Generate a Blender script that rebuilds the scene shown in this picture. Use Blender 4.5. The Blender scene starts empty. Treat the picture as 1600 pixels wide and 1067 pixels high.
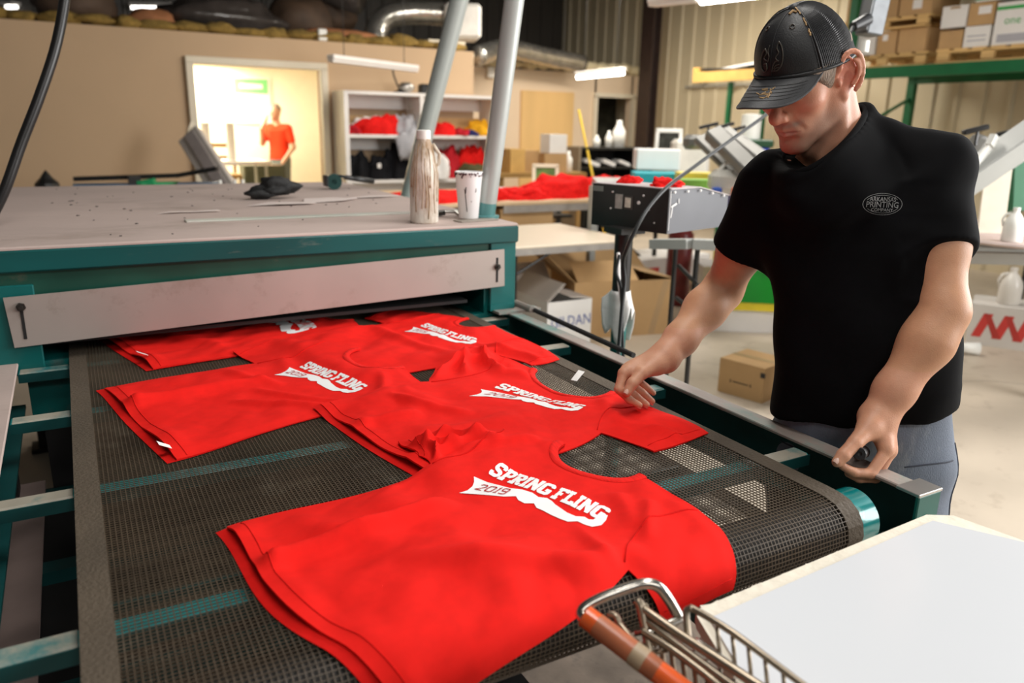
import bpy, bmesh, math, random
import numpy as np
from mathutils import Vector, Matrix, noise as mnoise
from mathutils.geometry import delaunay_2d_cdt

random.seed(7)
SC = bpy.context.scene
COL = SC.collection

# ------------------------------------------------------------------ camera
def rad(a): return math.radians(a)
def cam_axes(yaw, pitch, roll):
    cy, sy, cp, sp = math.cos(yaw), math.sin(yaw), math.cos(pitch), math.sin(pitch)
    f = Vector((sy*cp, cy*cp, -sp)); r0 = Vector((cy, -sy, 0)); u0 = r0.cross(f)
    r = math.cos(roll)*r0 + math.sin(roll)*u0; u = -math.sin(roll)*r0 + math.cos(roll)*u0
    return r, u, f
cd = bpy.data.cameras.new('camera'); cam = bpy.data.objects.new('camera', cd); COL.objects.link(cam)
r_, u_, f_ = cam_axes(rad(29.479), rad(15.528), rad(1.1769))
cam.matrix_world = Matrix(((r_.x, u_.x, -f_.x, 0), (r_.y, u_.y, -f_.y, 0), (r_.z, u_.z, -f_.z, 1.5), (0, 0, 0, 1)))
cd.sensor_width = 36; cd.lens = 36*1215.2/1600; cd.clip_start = .05; cd.clip_end = 100
cd.dof.use_dof = True; cd.dof.focus_distance = 1.52; cd.dof.aperture_fstop = 3.2
SC.camera = cam

# ------------------------------------------------------------------ light and exposure
SC.view_settings.view_transform = 'Standard'; SC.view_settings.look = 'None'
SC.view_settings.gamma = 1; SC.view_settings.use_curve_mapping = False
SC.view_settings.exposure = 0.22
W = bpy.data.worlds.new('World'); SC.world = W; W.use_nodes = True
W.node_tree.nodes['Background'].inputs[0].default_value = (1, .97, .93, 1)
W.node_tree.nodes['Background'].inputs[1].default_value = .065

def area(name, loc, target, size, power, col=(1, .96, .9), size_y=None):
    l = bpy.data.lights.new(name, 'AREA'); l.energy = power; l.color = col; l.size = size
    if size_y: l.shape = 'RECTANGLE'; l.size_y = size_y
    o = bpy.data.objects.new(name, l); COL.objects.link(o); o.location = loc
    o.rotation_euler = (Vector(target)-Vector(loc)).to_track_quat('-Z', 'Y').to_euler()
    return o
area('bay_door_daylight', (5.6, -2.2, 2.3), (1.0, 1.4, .9), 2.4, 215, (1, .98, .95), 2.6)
area('shop_tube_light', (1.2, 1.0, 3.6), (1.0, 1.2, 0), 2.6, 52, (1, .97, .92), .5)
area('aisle_tube_light', (4.2, 4.2, 3.6), (4.2, 4.2, 0), 3.0, 85, (1, .95, .87), .6)
area('rear_tube_light', (6.6, 8.2, 3.4), (6.8, 8.6, 0), 3.0, 125, (1, .93, .82), .6)
area('wall_tube_light', (3.6, 6.6, 3.4), (3.4, 8.2, .6), 2.6, 50, (1, .93, .82), .5)
area('front_fill_light', (.3, -2.2, 3.4), (1.3, 1.0, 1.1), 2.4, 30, (1, .97, .92), .5)  # unseen fill lamp added behind the camera to brighten the man's face
area('back_door_daylight', (4.6, 0.6, 2.2), (1.4, 1.0, 1.2), 1.6, 100, (1, 1, 1), 2.2)

# ------------------------------------------------------------------ materials
MATS = {}
def pmat(key, base, rough=.55, metal=0., var=.12, scale=6., bump=0., bscale=None, dirt=None, dirt_amt=.5, dirt_scale=3., emit=None, estr=0., spec=.5, coat=0., stretch=None, alpha=None, trans=0., sheen=0.):
    if key in MATS: return MATS[key]
    m = bpy.data.materials.new(key); m.use_nodes = True; nt = m.node_tree; N = nt.nodes; L = nt.links
    b = N['Principled BSDF']; b.inputs['Roughness'].default_value = rough; b.inputs['Metallic'].default_value = metal
    b.inputs['Specular IOR Level'].default_value = spec; b.inputs['Coat Weight'].default_value = coat
    if trans: b.inputs['Transmission Weight'].default_value = trans
    if sheen: b.inputs['Sheen Weight'].default_value = sheen
    if emit: b.inputs['Emission Color'].default_value = (*emit, 1); b.inputs['Emission Strength'].default_value = estr
    tc = N.new('ShaderNodeTexCoord'); src = tc.outputs['Object']
    if stretch:
        mp = N.new('ShaderNodeMapping'); mp.inputs['Scale'].default_value = stretch; L.new(src, mp.inputs[0]); src = mp.outputs[0]
    n = N.new('ShaderNodeTexNoise'); n.inputs['Scale'].default_value = scale; n.inputs['Detail'].default_value = 5; L.new(src, n.inputs[0])
    r = N.new('ShaderNodeValToRGB'); L.new(n.outputs[0], r.inputs[0])
    r.color_ramp.elements[0].position = .3; r.color_ramp.elements[1].position = .7
    r.color_ramp.elements[0].color = (*[max(0, c*(1-var)) for c in base], 1)
    r.color_ramp.elements[1].color = (*[min(1, c*(1+var)) for c in base], 1)
    out = r.outputs[0]
    if dirt:
        n2 = N.new('ShaderNodeTexNoise'); n2.inputs['Scale'].default_value = dirt_scale; n2.inputs['Detail'].default_value = 8; n2.inputs['Roughness'].default_value = .7; L.new(src, n2.inputs[0])
        r2 = N.new('ShaderNodeValToRGB'); L.new(n2.outputs[0], r2.inputs[0])
        r2.color_ramp.elements[0].position = 1-dirt_amt-.08; r2.color_ramp.elements[1].position = 1-dirt_amt+.1
        mx = N.new('ShaderNodeMix'); mx.data_type = 'RGBA'; L.new(r2.outputs[0], mx.inputs['Factor']); L.new(out, mx.inputs['A']); mx.inputs['B'].default_value = (*dirt, 1); out = mx.outputs['Result']
    L.new(out, b.inputs['Base Color'])
    if bump:
        n3 = N.new('ShaderNodeTexNoise'); n3.inputs['Scale'].default_value = bscale or scale*6; n3.inputs['Detail'].default_value = 4; L.new(src, n3.inputs[0])
        bp = N.new('ShaderNodeBump'); bp.inputs['Strength'].default_value = bump; bp.inputs['Distance'].default_value = .01; L.new(n3.outputs[0], bp.inputs['Height']); L.new(bp.outputs[0], b.inputs['Normal'])
    MATS[key] = m
    return m

# ------------------------------------------------------------------ object helpers
def tag(o, label=None, cat=None, group=None, kind=None):
    if label: o['label'] = label
    if cat: o['category'] = cat
    if group: o['group'] = group
    if kind: o['kind'] = kind
    return o
def thing(name, loc, label, cat, group=None):
    o = bpy.data.objects.new(name, None); o.empty_display_size = .05; COL.objects.link(o); o.location = loc
    return tag(o, label, cat, group)
def link_mesh(name, verts, faces, mat, parent=None, at=None, smooth=False, kind=None, mats=None, fmat=None):
    me = bpy.data.meshes.new(name)
    off = Vector(at) if at is not None else Vector((0, 0, 0))
    me.from_pydata([Vector(v)-off for v in verts], [], faces); me.update()
    if mats:
        for m in mats: me.materials.append(m)
        me.polygons.foreach_set('material_index', fmat)
    elif mat: me.materials.append(mat)
    if smooth: me.shade_smooth()
    o = bpy.data.objects.new(name, me); COL.objects.link(o); o.location = off
    if parent is not None:
        o.parent = parent
        root = parent
        if parent.type == 'EMPTY': o.matrix_parent_inverse = Matrix.Translation(-parent.location)
        elif parent.parent is None: o.matrix_parent_inverse = Matrix.Translation(-parent.location)
    if kind: o['kind'] = kind
    return o
def dup(root, loc, rotz=0, label=None, name=None):
    r = root.copy(); COL.objects.link(r); r.location = loc; r.rotation_euler = (0, 0, rotz)
    if label: r['label'] = label
    for ch in list(root.children):
        c = ch.copy(); COL.objects.link(c); c.parent = r
        for g in ch.children:
            d = g.copy(); COL.objects.link(d); d.parent = c
    return r
class MB:
    def __init__(s): s.v = []; s.f = []
    def add(s, v, f):
        o = len(s.v); s.v += [tuple(p) for p in v]; s.f += [tuple(i+o for i in q) for q in f]; return s
    def box(s, c, d, rot=None, bev=0.):
        x, y, z = d[0]/2, d[1]/2, d[2]/2
        if bev:
            e = min(bev, x*.9, y*.9, z*.9); v = []
            for sx in (-1, 1):
                for sy in (-1, 1):
                    for sz in (-1, 1):
                        v += [(sx*(x-e), sy*(y-e), sz*z), (sx*(x-e), sy*y, sz*(z-e)), (sx*x, sy*(y-e), sz*(z-e))]
            bm = bmesh.new()
            for p in v: bm.verts.new(p)
            bmesh.ops.convex_hull(bm, input=bm.verts[:]); bm.verts.index_update()
            v = [p.co.copy() for p in bm.verts]; f = [[q.index for q in g.verts] for g in bm.faces]; bm.free()
        else:
            v = [Vector((a, b, g)) for a in (-x, x) for b in (-y, y) for g in (-z, z)]
            f = [(0, 1, 3, 2), (4, 6, 7, 5), (0, 4, 5, 1), (2, 3, 7, 6), (0, 2, 6, 4), (1, 5, 7, 3)]
        R = rot if rot is not None else Matrix.Identity(3)
        C = Vector(c)
        return s.add([R @ Vector(p)+C for p in v], f)
    def bar(s, a, b, w, h, up=(0, 0, 1), bev=0.):
        a, b = Vector(a), Vector(b); d = b-a; L = d.length; y = d/L
        x = y.cross(Vector(up)); x.normalize(); z = x.cross(y)
        R = Matrix((x, y, z)).transposed()
        return s.box((a+b)/2, (w, L, h), R, bev)
    def tube(s, pts, r, n=8, closed=False, caps=True):
        P = [Vector(p) for p in pts]; k = len(P)
        rr = r if isinstance(r, (list, tuple)) else [r]*k
        ref = None; v = []
        for i in range(k):
            if closed: t = P[(i+1) % k]-P[i-1]
            else: t = P[min(i+1, k-1)]-P[max(i-1, 0)]
            t.normalize()
            if ref is None:
                ref = t.orthogonal()
            ref = ref-t*ref.dot(t); ref.normalize(); q = t.cross(ref)
            for j in range(n):
                a = 2*math.pi*j/n; v.append(P[i]+(ref*math.cos(a)+q*math.sin(a))*rr[i])
        f = []
        for i in range(k if closed else k-1):
            i2 = (i+1) % k
            for j in range(n):
                f.append((i*n+j, i*n+(j+1) % n, i2*n+(j+1) % n, i2*n+j))
        if caps and not closed: f += [tuple(range(n))[::-1], tuple((k-1)*n+j for j in range(n))]
        return s.add(v, f)
    def cyl(s, a, b, r, n=16, r2=None): return s.tube([a, b], [r, r if r2 is None else r2], n)
    def lathe(s, c, prof, n=24, ax=(0, 0, 1)):
        z = Vector(ax).normalized(); x = z.orthogonal().normalized(); y = z.cross(x); C = Vector(c)
        v = [C+z*h+(x*math.cos(2*math.pi*j/n)+y*math.sin(2*math.pi*j/n))*r for r, h in prof for j in range(n)]
        f = [(i*n+j, i*n+(j+1) % n, (i+1)*n+(j+1) % n, (i+1)*n+j) for i in range(len(prof)-1) for j in range(n)]
        if prof[0][0] > 1e-5: f.append(tuple(range(n))[::-1])
        if prof[-1][0] > 1e-5: f.append(tuple((len(prof)-1)*n+j for j in range(n)))
        return s.add(v, f)
    def prism(s, poly, h0, h1, fn=None):
        n = len(poly); fn = fn or (lambda x, y, z: (x, y, z))
        v = [fn(x, y, h0) for x, y in poly]+[fn(x, y, h1) for x, y in poly]
        return s.add(v, [tuple(range(n))[::-1], tuple(range(n, 2*n))]+[(i, (i+1) % n, n+(i+1) % n, n+i) for i in range(n)])
    def grid(s, fn, nu, nv, closed_u=False):
        v = [fn(i/(nu if closed_u else nu-1), j/(nv-1)) for i in range(nu) for j in range(nv)]
        f = []
        for i in range(nu if closed_u else nu-1):
            for j in range(nv-1):
                a, b = i*nv+j, ((i+1) % nu)*nv+j
                f.append((a, b, b+1, a+1))
        return s.add(v, f)
    def build(s, name, mat, parent=None, smooth=False, at=None, kind=None):
        return link_mesh(name, s.v, s.f, mat, parent, at, smooth, kind)
def Rz(a): return Matrix.Rotation(a, 3, 'Z')
def autosmooth(o, ang=35):
    me = o.data; me.shade_smooth()
    try: me.set_sharp_from_angle(angle=rad(ang))
    except Exception: pass
    return o
def text_mesh(body, size, extrude=0.):
    c = bpy.data.curves.new('t', 'FONT'); c.body = body; c.size = size; c.align_x = 'CENTER'; c.align_y = 'CENTER'; c.resolution_u = 2
    o = bpy.data.objects.new('t', c); COL.objects.link(o)
    dg = bpy.context.evaluated_depsgraph_get(); me = bpy.data.meshes.new_from_object(o.evaluated_get(dg))
    v = [p.co.copy() for p in me.vertices]; f = [tuple(p.vertices) for p in me.polygons]
    bpy.data.objects.remove(o); bpy.data.curves.remove(c); bpy.data.meshes.remove(me)
    return v, f
def put_text(name, body, size, org, ux, uy, mat, parent, squeeze=1.):
    v, f = text_mesh(body, size); X, Y, O = Vector(ux).normalized(), Vector(uy).normalized(), Vector(org)
    return link_mesh(name, [O+X*p.x*squeeze+Y*p.y for p in v], f, mat, parent)
def sm(a, b, x):
    t = np.clip((x-a)/(b-a), 0, 1); return t*t*(3-2*t)

# ------------------------------------------------------------------ signed-distance modelling (one continuous surface)
def _k(p): return np.asarray(p, float)
class SDF:
    def __init__(s): s.p = []
    def cone(s, a, b, ra, rb, k=.012, op='u'):
        a, b = _k(a), _k(b); c = (a+b)/2; R = np.linalg.norm(a-b)/2+max(ra, rb)
        ba = b-a; l2 = ba@ba
        if l2 < 1e-12:
            f = lambda P: np.linalg.norm(P-a, axis=1)-ra
        else:
            def f(P):
                t = np.clip((P-a)@ba/l2, 0, 1)
                return np.linalg.norm(P-a-t[:, None]*ba, axis=1)-(ra+(rb-ra)*t)
        s.p.append((f, c, R, k, op)); return s
    def chain(s, pts, rs, k=.01):
        for i in range(len(pts)-1): s.cone(pts[i], pts[i+1], rs[i], rs[i+1], k)
        return s
    def ell(s, c, r, M=None, k=.02, op='u'):
        c, r = _k(c), _k(r); M = np.eye(3) if M is None else M
        def f(P):
            q = (P-c)@M.T; k0 = np.linalg.norm(q/r, axis=1); k1 = np.linalg.norm(q/(r*r), axis=1)
            return np.where(k1 > 1e-9, k0*(k0-1)/np.maximum(k1, 1e-9), -r.min())
        s.p.append((f, c, r.max(), k, op)); return s
    def loft(s, lev, ax, ay, k=.03, op='u', n=2.4):
        # lev rows: z, cx, cy, a, b
        lev = np.array(lev, float); ax, ay = _k(ax), _k(ay)
        zc = (lev[0, 0]+lev[-1, 0])/2; c = np.array([lev[:, 1].mean(), lev[:, 2].mean(), zc]); R = (lev[-1, 0]-lev[0, 0])/2+lev[:, 3].max()
        def f(P):
            z = np.clip(P[:, 2], lev[0, 0], lev[-1, 0])
            cx, cy, a, b = (np.interp(z, lev[:, 0], lev[:, i]) for i in (1, 2, 3, 4))
            dx, dy = P[:, 0]-cx, P[:, 1]-cy
            u = np.abs(dx*ax[0]+dy*ax[1])/a; v = np.abs(dx*ay[0]+dy*ay[1])/b
            q = (u**n+v**n)**(1/n); rr = np.sqrt((dx*dx+dy*dy))
            d = np.where(q > 1e-6, rr*(1-1/np.maximum(q, 1e-6)), -np.minimum(a, b))
            dz = np.abs(P[:, 2]-zc)-(lev[-1, 0]-lev[0, 0])/2
            return np.where(dz > 0, np.sqrt(np.maximum(d, 0)**2+dz*dz), np.maximum(d, dz))
        s.p.append((f, c, R, k, op)); return s
    def plane(s, o, n, k=.004, op='i'):   # keep the side the normal points away from
        o, n = _k(o), _k(n)/np.linalg.norm(n)
        s.p.append((lambda P: (P-o)@n, o, 1e9, k, op)); return s
    def ev(s, P, prims=None):
        d = np.full(len(P), .5)
        for f, c, R, k, op in (s.p if prims is None else prims):
            e = f(P)
            if op == 'u':
                h = np.maximum(k-np.abs(d-e), 0)/k; d = np.minimum(d, e)-h*h*k*.25
            elif op == 's':
                e = -e; h = np.maximum(k-np.abs(d-e), 0)/k; d = np.maximum(d, e)+h*h*k*.25
            else:
                h = np.maximum(k-np.abs(d-e), 0)/k; d = np.maximum(d, e)+h*h*k*.25
        return d
    def mesh(s, h, lo, hi, disp=None, relax=2):
        B = 8; S = 4
        lo = np.array(lo, float); n = np.ceil((np.array(hi)-lo)/(h*B*S)).astype(int)
        V = {}; keys = []; pos = []; edges = []
        off = np.arange(B+1)
        G = np.stack(np.meshgrid(off, off, off, indexing='ij'), -1).reshape(-1, 3)
        bs = np.stack(np.meshgrid(np.arange(S), np.arange(S), np.arange(S), indexing='ij'), -1).reshape(-1, 3)
        NB = 1 << 20
        def key(c): return (c[:, 0]*NB+c[:, 1])*NB+c[:, 2]
        EQ = []
        for sx in range(n[0]):
            for sy in range(n[1]):
                for sz in range(n[2]):
                    sb = np.array([sx, sy, sz])*S
                    ctr = lo+(sb+S/2)*B*h; rr = S*B*h*.867
                    pr = [p for p in s.p if np.linalg.norm(ctr-p[1]) < rr+p[2]+p[3]+.02]
                    if not any(p[4] == 'u' for p in pr): continue
                    bo = (sb+bs)*B
                    dc = s.ev(lo+(bo+B/2)*h, pr)
                    bo = bo[np.abs(dc) < B*h*1.35]
                    if not len(bo): continue
                    I = (bo[:, None, :]+G[None]).reshape(-1, 3); P = lo+I*h
                    F = s.ev(P, pr)
                    if disp is not None: F = F-disp(P)
                    F = F.reshape(len(bo), B+1, B+1, B+1)
                    neg = F < 0
                    cn = np.zeros((len(bo), B, B, B), int)
                    for a in (0, 1):
                        for b in (0, 1):
                            for c in (0, 1): cn += neg[:, a:B+a, b:B+b, c:B+c]
                    act = np.argwhere((cn > 0) & (cn < 8))
                    if not len(act): continue
                    q, i, j, k = act.T
                    acc = np.zeros((len(act), 3)); cnt = np.zeros(len(act))
                    cor = [(a, b, c) for a in (0, 1) for b in (0, 1) for c in (0, 1)]
                    for ai in range(8):
                        for bi in range(ai+1, 8):
                            A, Bc = np.array(cor[ai]), np.array(cor[bi])
                            if np.abs(A-Bc).sum() != 1: continue
                            fa = F[q, i+A[0], j+A[1], k+A[2]]; fb = F[q, i+Bc[0], j+Bc[1], k+Bc[2]]
                            x = (fa < 0) != (fb < 0)
                            t = np.where(x, fa/np.where(x, fa-fb, 1), 0)
                            acc += np.where(x[:, None], A+t[:, None]*(Bc-A), 0); cnt += x
                    cell = bo[q]+np.stack([i, j, k], 1)
                    keys.append(key(cell)); pos.append(lo+(cell+acc/cnt[:, None])*h)
                    for ax in range(3):
                        sl = [slice(None), slice(0, B), slice(0, B), slice(0, B)]
                        sl2 = list(sl); sl2[ax+1] = slice(1, B+1)
                        n0, n1 = neg[tuple(sl)], neg[tuple(sl2)]
                        e = np.argwhere(n0 != n1)
                        if not len(e): continue
                        c0 = bo[e[:, 0]]+e[:, 1:]; flip = n0[tuple(e.T)]
                        u, v = (ax+1) % 3, (ax+2) % 3
                        U = np.zeros(3, int); U[u] = 1; Vv = np.zeros(3, int); Vv[v] = 1
                        EQ.append((np.stack([key(c0-U-Vv), key(c0-Vv), key(c0), key(c0-U)], 1), flip))
        K = np.concatenate(keys); Pp = np.concatenate(pos)
        K, ix = np.unique(K, return_index=True); Pp = Pp[ix]
        Q = np.concatenate([a for a, b in EQ]); FL = np.concatenate([b for a, b in EQ])
        # edges on block borders are seen once only (each grid edge is owned by one block); keep unique
        id_ = np.searchsorted(K, Q); id_ = np.clip(id_, 0, len(K)-1)
        ok = (K[id_] == Q).all(1); id_ = id_[ok]; FL = FL[ok]
        id_[~FL] = id_[~FL][:, ::-1]
        srt = np.sort(id_, 1); _, ui = np.unique(srt, axis=0, return_index=True); id_ = id_[ui]
        for _ in range(relax):
            acc = np.zeros_like(Pp); cnt = np.zeros(len(Pp))
            for a, b in ((0, 1), (1, 2), (2, 3), (3, 0)):
                np.add.at(acc, id_[:, a], Pp[id_[:, b]]); np.add.at(cnt, id_[:, a], 1)
                np.add.at(acc, id_[:, b], Pp[id_[:, a]]); np.add.at(cnt, id_[:, b], 1)
            Pp = Pp*.5+.5*acc/np.maximum(cnt, 1)[:, None]
        return Pp, id_
def np_mesh(name, P, Q, mat, parent=None, smooth=True, color=None):
    me = bpy.data.meshes.new(name)
    me.vertices.add(len(P)); me.vertices.foreach_set('co', P.astype(np.float32).ravel())
    k = Q.shape[1]
    me.loops.add(Q.size); me.loops.foreach_set('vertex_index', Q.astype(np.int32).ravel())
    me.polygons.add(len(Q)); me.polygons.foreach_set('loop_start', np.arange(0, Q.size, k, dtype=np.int32))
    me.update(calc_edges=True); me.validate()
    if mat: me.materials.append(mat)
    if smooth: me.shade_smooth()
    if color is not None:
        at = me.color_attributes.new('tint', 'FLOAT_COLOR', 'POINT')
        at.data.foreach_set('color', np.concatenate([color, np.ones((len(P), 1))], 1).astype(np.float32).ravel())
    o = bpy.data.objects.new(name, me); COL.objects.link(o)
    if parent is not None: o.parent = parent; o.matrix_parent_inverse = Matrix.Translation(-parent.location)
    return o
# ================================================================== the setting
m_floor = pmat('concrete_floor', (.50, .425, .335), .5, var=.13, scale=1.3, bump=.12, bscale=30, dirt=(.30, .24, .18), dirt_amt=.36, dirt_scale=4.5)
m_wallL = pmat('tan_wallboard', (.58, .405, .25), .75, var=.04, scale=.8, bump=.02, bscale=60)
m_wallR = pmat('cream_metal_siding', (.62, .53, .36), .5, var=.05, scale=.6)
m_dark = pmat('black_ceiling', (.012, .011, .010), .8, var=.3, scale=2)
m_darkmet = pmat('unlit_metal_siding', (.05, .043, .036), .5, var=.15, scale=1)  # the rear wall's lack of light is put into this dark colour
m_trim = pmat('cream_trim', (.78, .70, .55), .5, var=.03)
m_office = pmat('office_wall', (.93, .87, .70), .7, var=.02)
m_joint = pmat('slab_joint', (.22, .19, .16), .8)

b = MB(); b.box((4, 5.5, -.05), (18, 21, .1)); fl = b.build('floor', m_floor, kind='structure')
# hairline cracks in the slab
random.seed(3)
for a0, a1 in (((2.55, 1.05), (2.05, .55)), ((2.3, 1.45), (3.3, .9)), ((5.2, 2.4), (3.6, 3.4))):
    pts = []
    for i in range(13):
        t = i/12; pts.append((a0[0]+(a1[0]-a0[0])*t+random.uniform(-.03, .03), a0[1]+(a1[1]-a0[1])*t+random.uniform(-.03, .03)))
    c = MB()
    for p, q in zip(pts, pts[1:]):
        d = Vector((q[0]-p[0], q[1]-p[1], 0)); d.normalize(); n = Vector((-d.y, d.x, 0))*.0022
        c.add([(p[0]-n.x, p[1]-n.y, .0015), (p[0]+n.x, p[1]+n.y, .0015), (q[0]+n.x, q[1]+n.y, .0015), (q[0]-n.x, q[1]-n.y, .0015)], [(0, 3, 2, 1)])
    c.build('floor_crack', m_joint, fl)

# left partition wall with the office opening (x 1.27..2.66)
b = MB()
b.box((-1.77, 9.37, 1.19), (6.06, .14, 2.38)); b.box((3.64, 9.37, 1.19), (1.96, .14, 2.38)); b.box((1.96, 9.37, 2.23), (1.40, .14, .30))
b.box((4.55, 10.4, 1.19), (.14, 2.2, 2.38))
b.build('wall_left', m_wallL, kind='structure')
b = MB()
b.box((1.25, 9.28, 1.04), (.08, .10, 2.08), bev=.008); b.box((2.69, 9.28, 1.04), (.08, .10, 2.08), bev=.008); b.box((1.97, 9.28, 2.10), (1.52, .10, .08), bev=.008)
b.build('door_1', m_trim, kind='structure')
# lit office behind the opening
b = MB(); b.box((2.2, 13.55, 1.2), (5.2, .1, 2.4)); b.build('wall_office', m_office, kind='structure')
b = MB(); b.box((.9, 11.5, 1.2), (.1, 4.1, 2.4)); b.box((4.4, 12.0, 1.2), (.1, 3.2, 2.4)); b.build('wall_office_sides', m_office, kind='structure')
b = MB(); b.box((2.2, 11.5, 2.345), (5.0, 4.1, .05)); b.build('ceiling_office', m_trim, kind='structure')
l = area('office_ceiling_light', (1.8, 12.7, 2.30), (1.8, 12.7, 0), 1.2, 110, (1, .92, .74), 1.2)
# far wall, doors
b = MB()
b.box((6.24, 11.37, 1.18), (3.36, .14, 2.36)); b.box((8.86, 11.37, 1.18), (.42, .14, 2.36)); b.box((8.28, 11.37, 2.18), (.8, .14, .36))
b.build('wall_back', pmat('peach_wallboard', (.76, .60, .43), .75, var=.04, scale=.8), kind='structure')
b = MB(); b.box((7.88, 11.27, 1.0), (.07, .08, 2.0)); b.box((8.68, 11.27, 1.0), (.07, .08, 2.0)); b.box((8.28, 11.27, 2.02), (.87, .08, .07))
b.build('door_2', m_trim, kind='structure')
b = MB(); b.box((8.28, 12.3, 1.1), (1.6, .1, 2.2)); b.build('wall_store', pmat('dark_store', (.05, .05, .035), .7, var=.6, scale=5), kind='structure')
m_ply = pmat('honey_door', (.80, .52, .22), .4, var=.08, scale=2.5, stretch=(1, 1, .15))
b = MB(); b.box((6.95, 11.28, 1.02), (1.0, .05, 2.04), bev=.006); d3 = b.build('door_3', m_ply, kind='structure')
b = MB(); b.lathe((7.37, 11.25, .98), [(.0, 0), (.03, .005), (.032, .03), (.012, .045), (.012, .06)], 12, (0, 1, 0)); b.build('door_knob', pmat('brass', (.7, .5, .2), .3, 1), d3)

# ribbed metal walls
def ribbed(name, mat, p0, p1, z0, z1, pitch, depth, side):
    p0, p1 = Vector((*p0, 0)), Vector((*p1, 0)); d = p1-p0; L = d.length; d.normalize(); n = Vector((-d.y, d.x, 0))*side
    b = MB(); q0, q1 = p0-n*.04, p1-n*.04; b.bar((q0.x, q0.y, (z0+z1)/2), (q1.x, q1.y, (z0+z1)/2), .04, z1-z0); w = b.build(name, mat, kind='structure')
    x = 0
    while x < L-.01:       # one sheet = three ribs, each sheet a piece of its own
        prof = []
        for k in range(3): prof += [(x, 0), (x+pitch*.72, 0), (x+pitch*.78, depth), (x+pitch*.94, depth)]; x += pitch
        prof.append((x+.004, .002)); b = MB(); v = []
        for a, h in prof:
            q = p0+d*a+n*h; v += [(q.x, q.y, z0), (q.x, q.y, z1)]
        b.add(v, [(2*i, 2*i+2, 2*i+3, 2*i+1) for i in range(len(prof)-1)])
        b.build('siding_panel', mat, w)
ribbed('wall_right', m_wallR, (9.05, 14.2), (9.05, -3.5), 0, 5.2, .305, .03, -1)
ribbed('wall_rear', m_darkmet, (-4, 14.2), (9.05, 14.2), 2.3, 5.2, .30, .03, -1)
b = MB(); b.box((3, 5.5, 5.3), (15, 19, .1)); b.build('ceiling', m_dark, kind='structure')
b = MB()
for y in (1.0, 3.5, 6.0, 8.5, 11.0, 13.5): b.box((3, y, 5.12), (12.5, .10, .22))
for x in (-2, 2.5, 6.5): b.box((x, 5.5, 5.16), (.12, 18, .16))
b.build('ceiling_beams', m_dark, kind='structure')
# steel column in the corner and a girt with fittings on the siding
m_col = pmat('dark_red_steel', (.035, .020, .016), .5, var=.2)
b = MB(); b.box((8.52, 10.56, 2.6), (.02, .22, 5.2)); b.box((8.44, 10.56, 2.6), (.18, .02, 5.2)); b.box((8.34, 10.56, 2.6), (.02, .30, 5.2))
b.build('column_1', m_col, kind='structure')
b = MB(); b.bar((8.98, 10.3, 2.16), (8.98, 8.4, 2.16), .03, .03); b.cyl((8.95, 9.85, 2.2), (8.95, 9.85, 2.3), .05, 10); b.cyl((8.95, 9.2, 2.12), (8.95, 9.2, 2.2), .04, 10); b.build('trim_1', pmat('conduit_grey', (.35, .33, .28), .5), kind='structure')

# insulation lying along the wall tops
m_ins = pmat('yellow_insulation', (.27, .17, .04), .95, var=.35, scale=14, bump=.6, bscale=30)
m_kraft = pmat('brown_kraft_facing', (.085, .05, .03), .7, var=.3, scale=4, bump=.3, bscale=18)
m_orange = pmat('orange_kraft_facing', (.42, .17, .07), .8, var=.25, scale=5)
m_cremeins = pmat('cream_insulation', (.72, .62, .40), .9, var=.15, scale=8, bump=.4, bscale=20)
def blob(mb, c, r, seed, nu=18, nv=10, amp=.25, rotz=0.):
    R = Rz(rotz)
    def fn(u, v):
        th = 2*math.pi*u; ph = math.pi*(v-.5)
        p = Vector((math.cos(th)*math.cos(ph), math.sin(th)*math.cos(ph), math.sin(ph)))
        k = 1+amp*mnoise.noise(p*1.7+Vector((seed, 0, 0)))+amp*.5*mnoise.noise(p*4+Vector((0, seed, 0)))
        q = R @ Vector((p.x*r[0]*k, p.y*r[1]*k, p.z*r[2]*k))
        return (c[0]+q.x, c[1]+q.y, c[2]+q.z)
    return mb.grid(fn, nu, nv, closed_u=True)
b = MB()
for i in range(26):
    x = -3.2+i*.30; blob(b, (x, 9.40, 2.428+.01*math.sin(i*1.7)), (.20+.06*math.sin(i*2.3), .12, .045+.03*abs(math.sin(i*1.3))), i, 12, 7, .5)
tag(b.build('wall_insulation', m_ins, smooth=True), 'lumpy yellow insulation strip along the tan left wall top', 'insulation', kind='stuff')
b = MB()
for i in range(18):
    x = 4.75+i*.235; blob(b, (x, 11.36, 2.455+.01*math.sin(i*2.1)), (.17, .12, .09), i+40, 10, 6)
tag(b.build('wall_insulation', m_cremeins, smooth=True), 'cream insulation folded over the far back wall top', 'insulation', kind='stuff')
for c, r, s_, mt, lb in (((.25, 9.80, 2.65), (.42, .3, .26), 3, m_kraft, 'dark brown insulation batt humped on wall behind the hanging cable'),
                     ((.98, 9.72, 2.505), (.24, .18, .125), 5, m_orange, 'small orange faced insulation scrap, leftmost orange piece on wall top'),
                     ((3.05, 9.70, 2.475), (.55, .18, .09), 8, m_orange, 'orange insulation strip behind the white junction box'),
                     ((2.75, 10.35, 2.69), (.42, .34, .30), 9, m_kraft, 'pointed brown insulation batt leaning near the white junction box')):
    b = MB(); blob(b, c, r, s_); tag(b.build('insulation_batt', mt, smooth=True, at=(c[0], c[1], c[2]-r[2])), lb, 'insulation')
m_plastic = pmat('black_plastic_wrap', (.06, .05, .045), .18, var=.3, scale=5, bump=.5, bscale=9)
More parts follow.
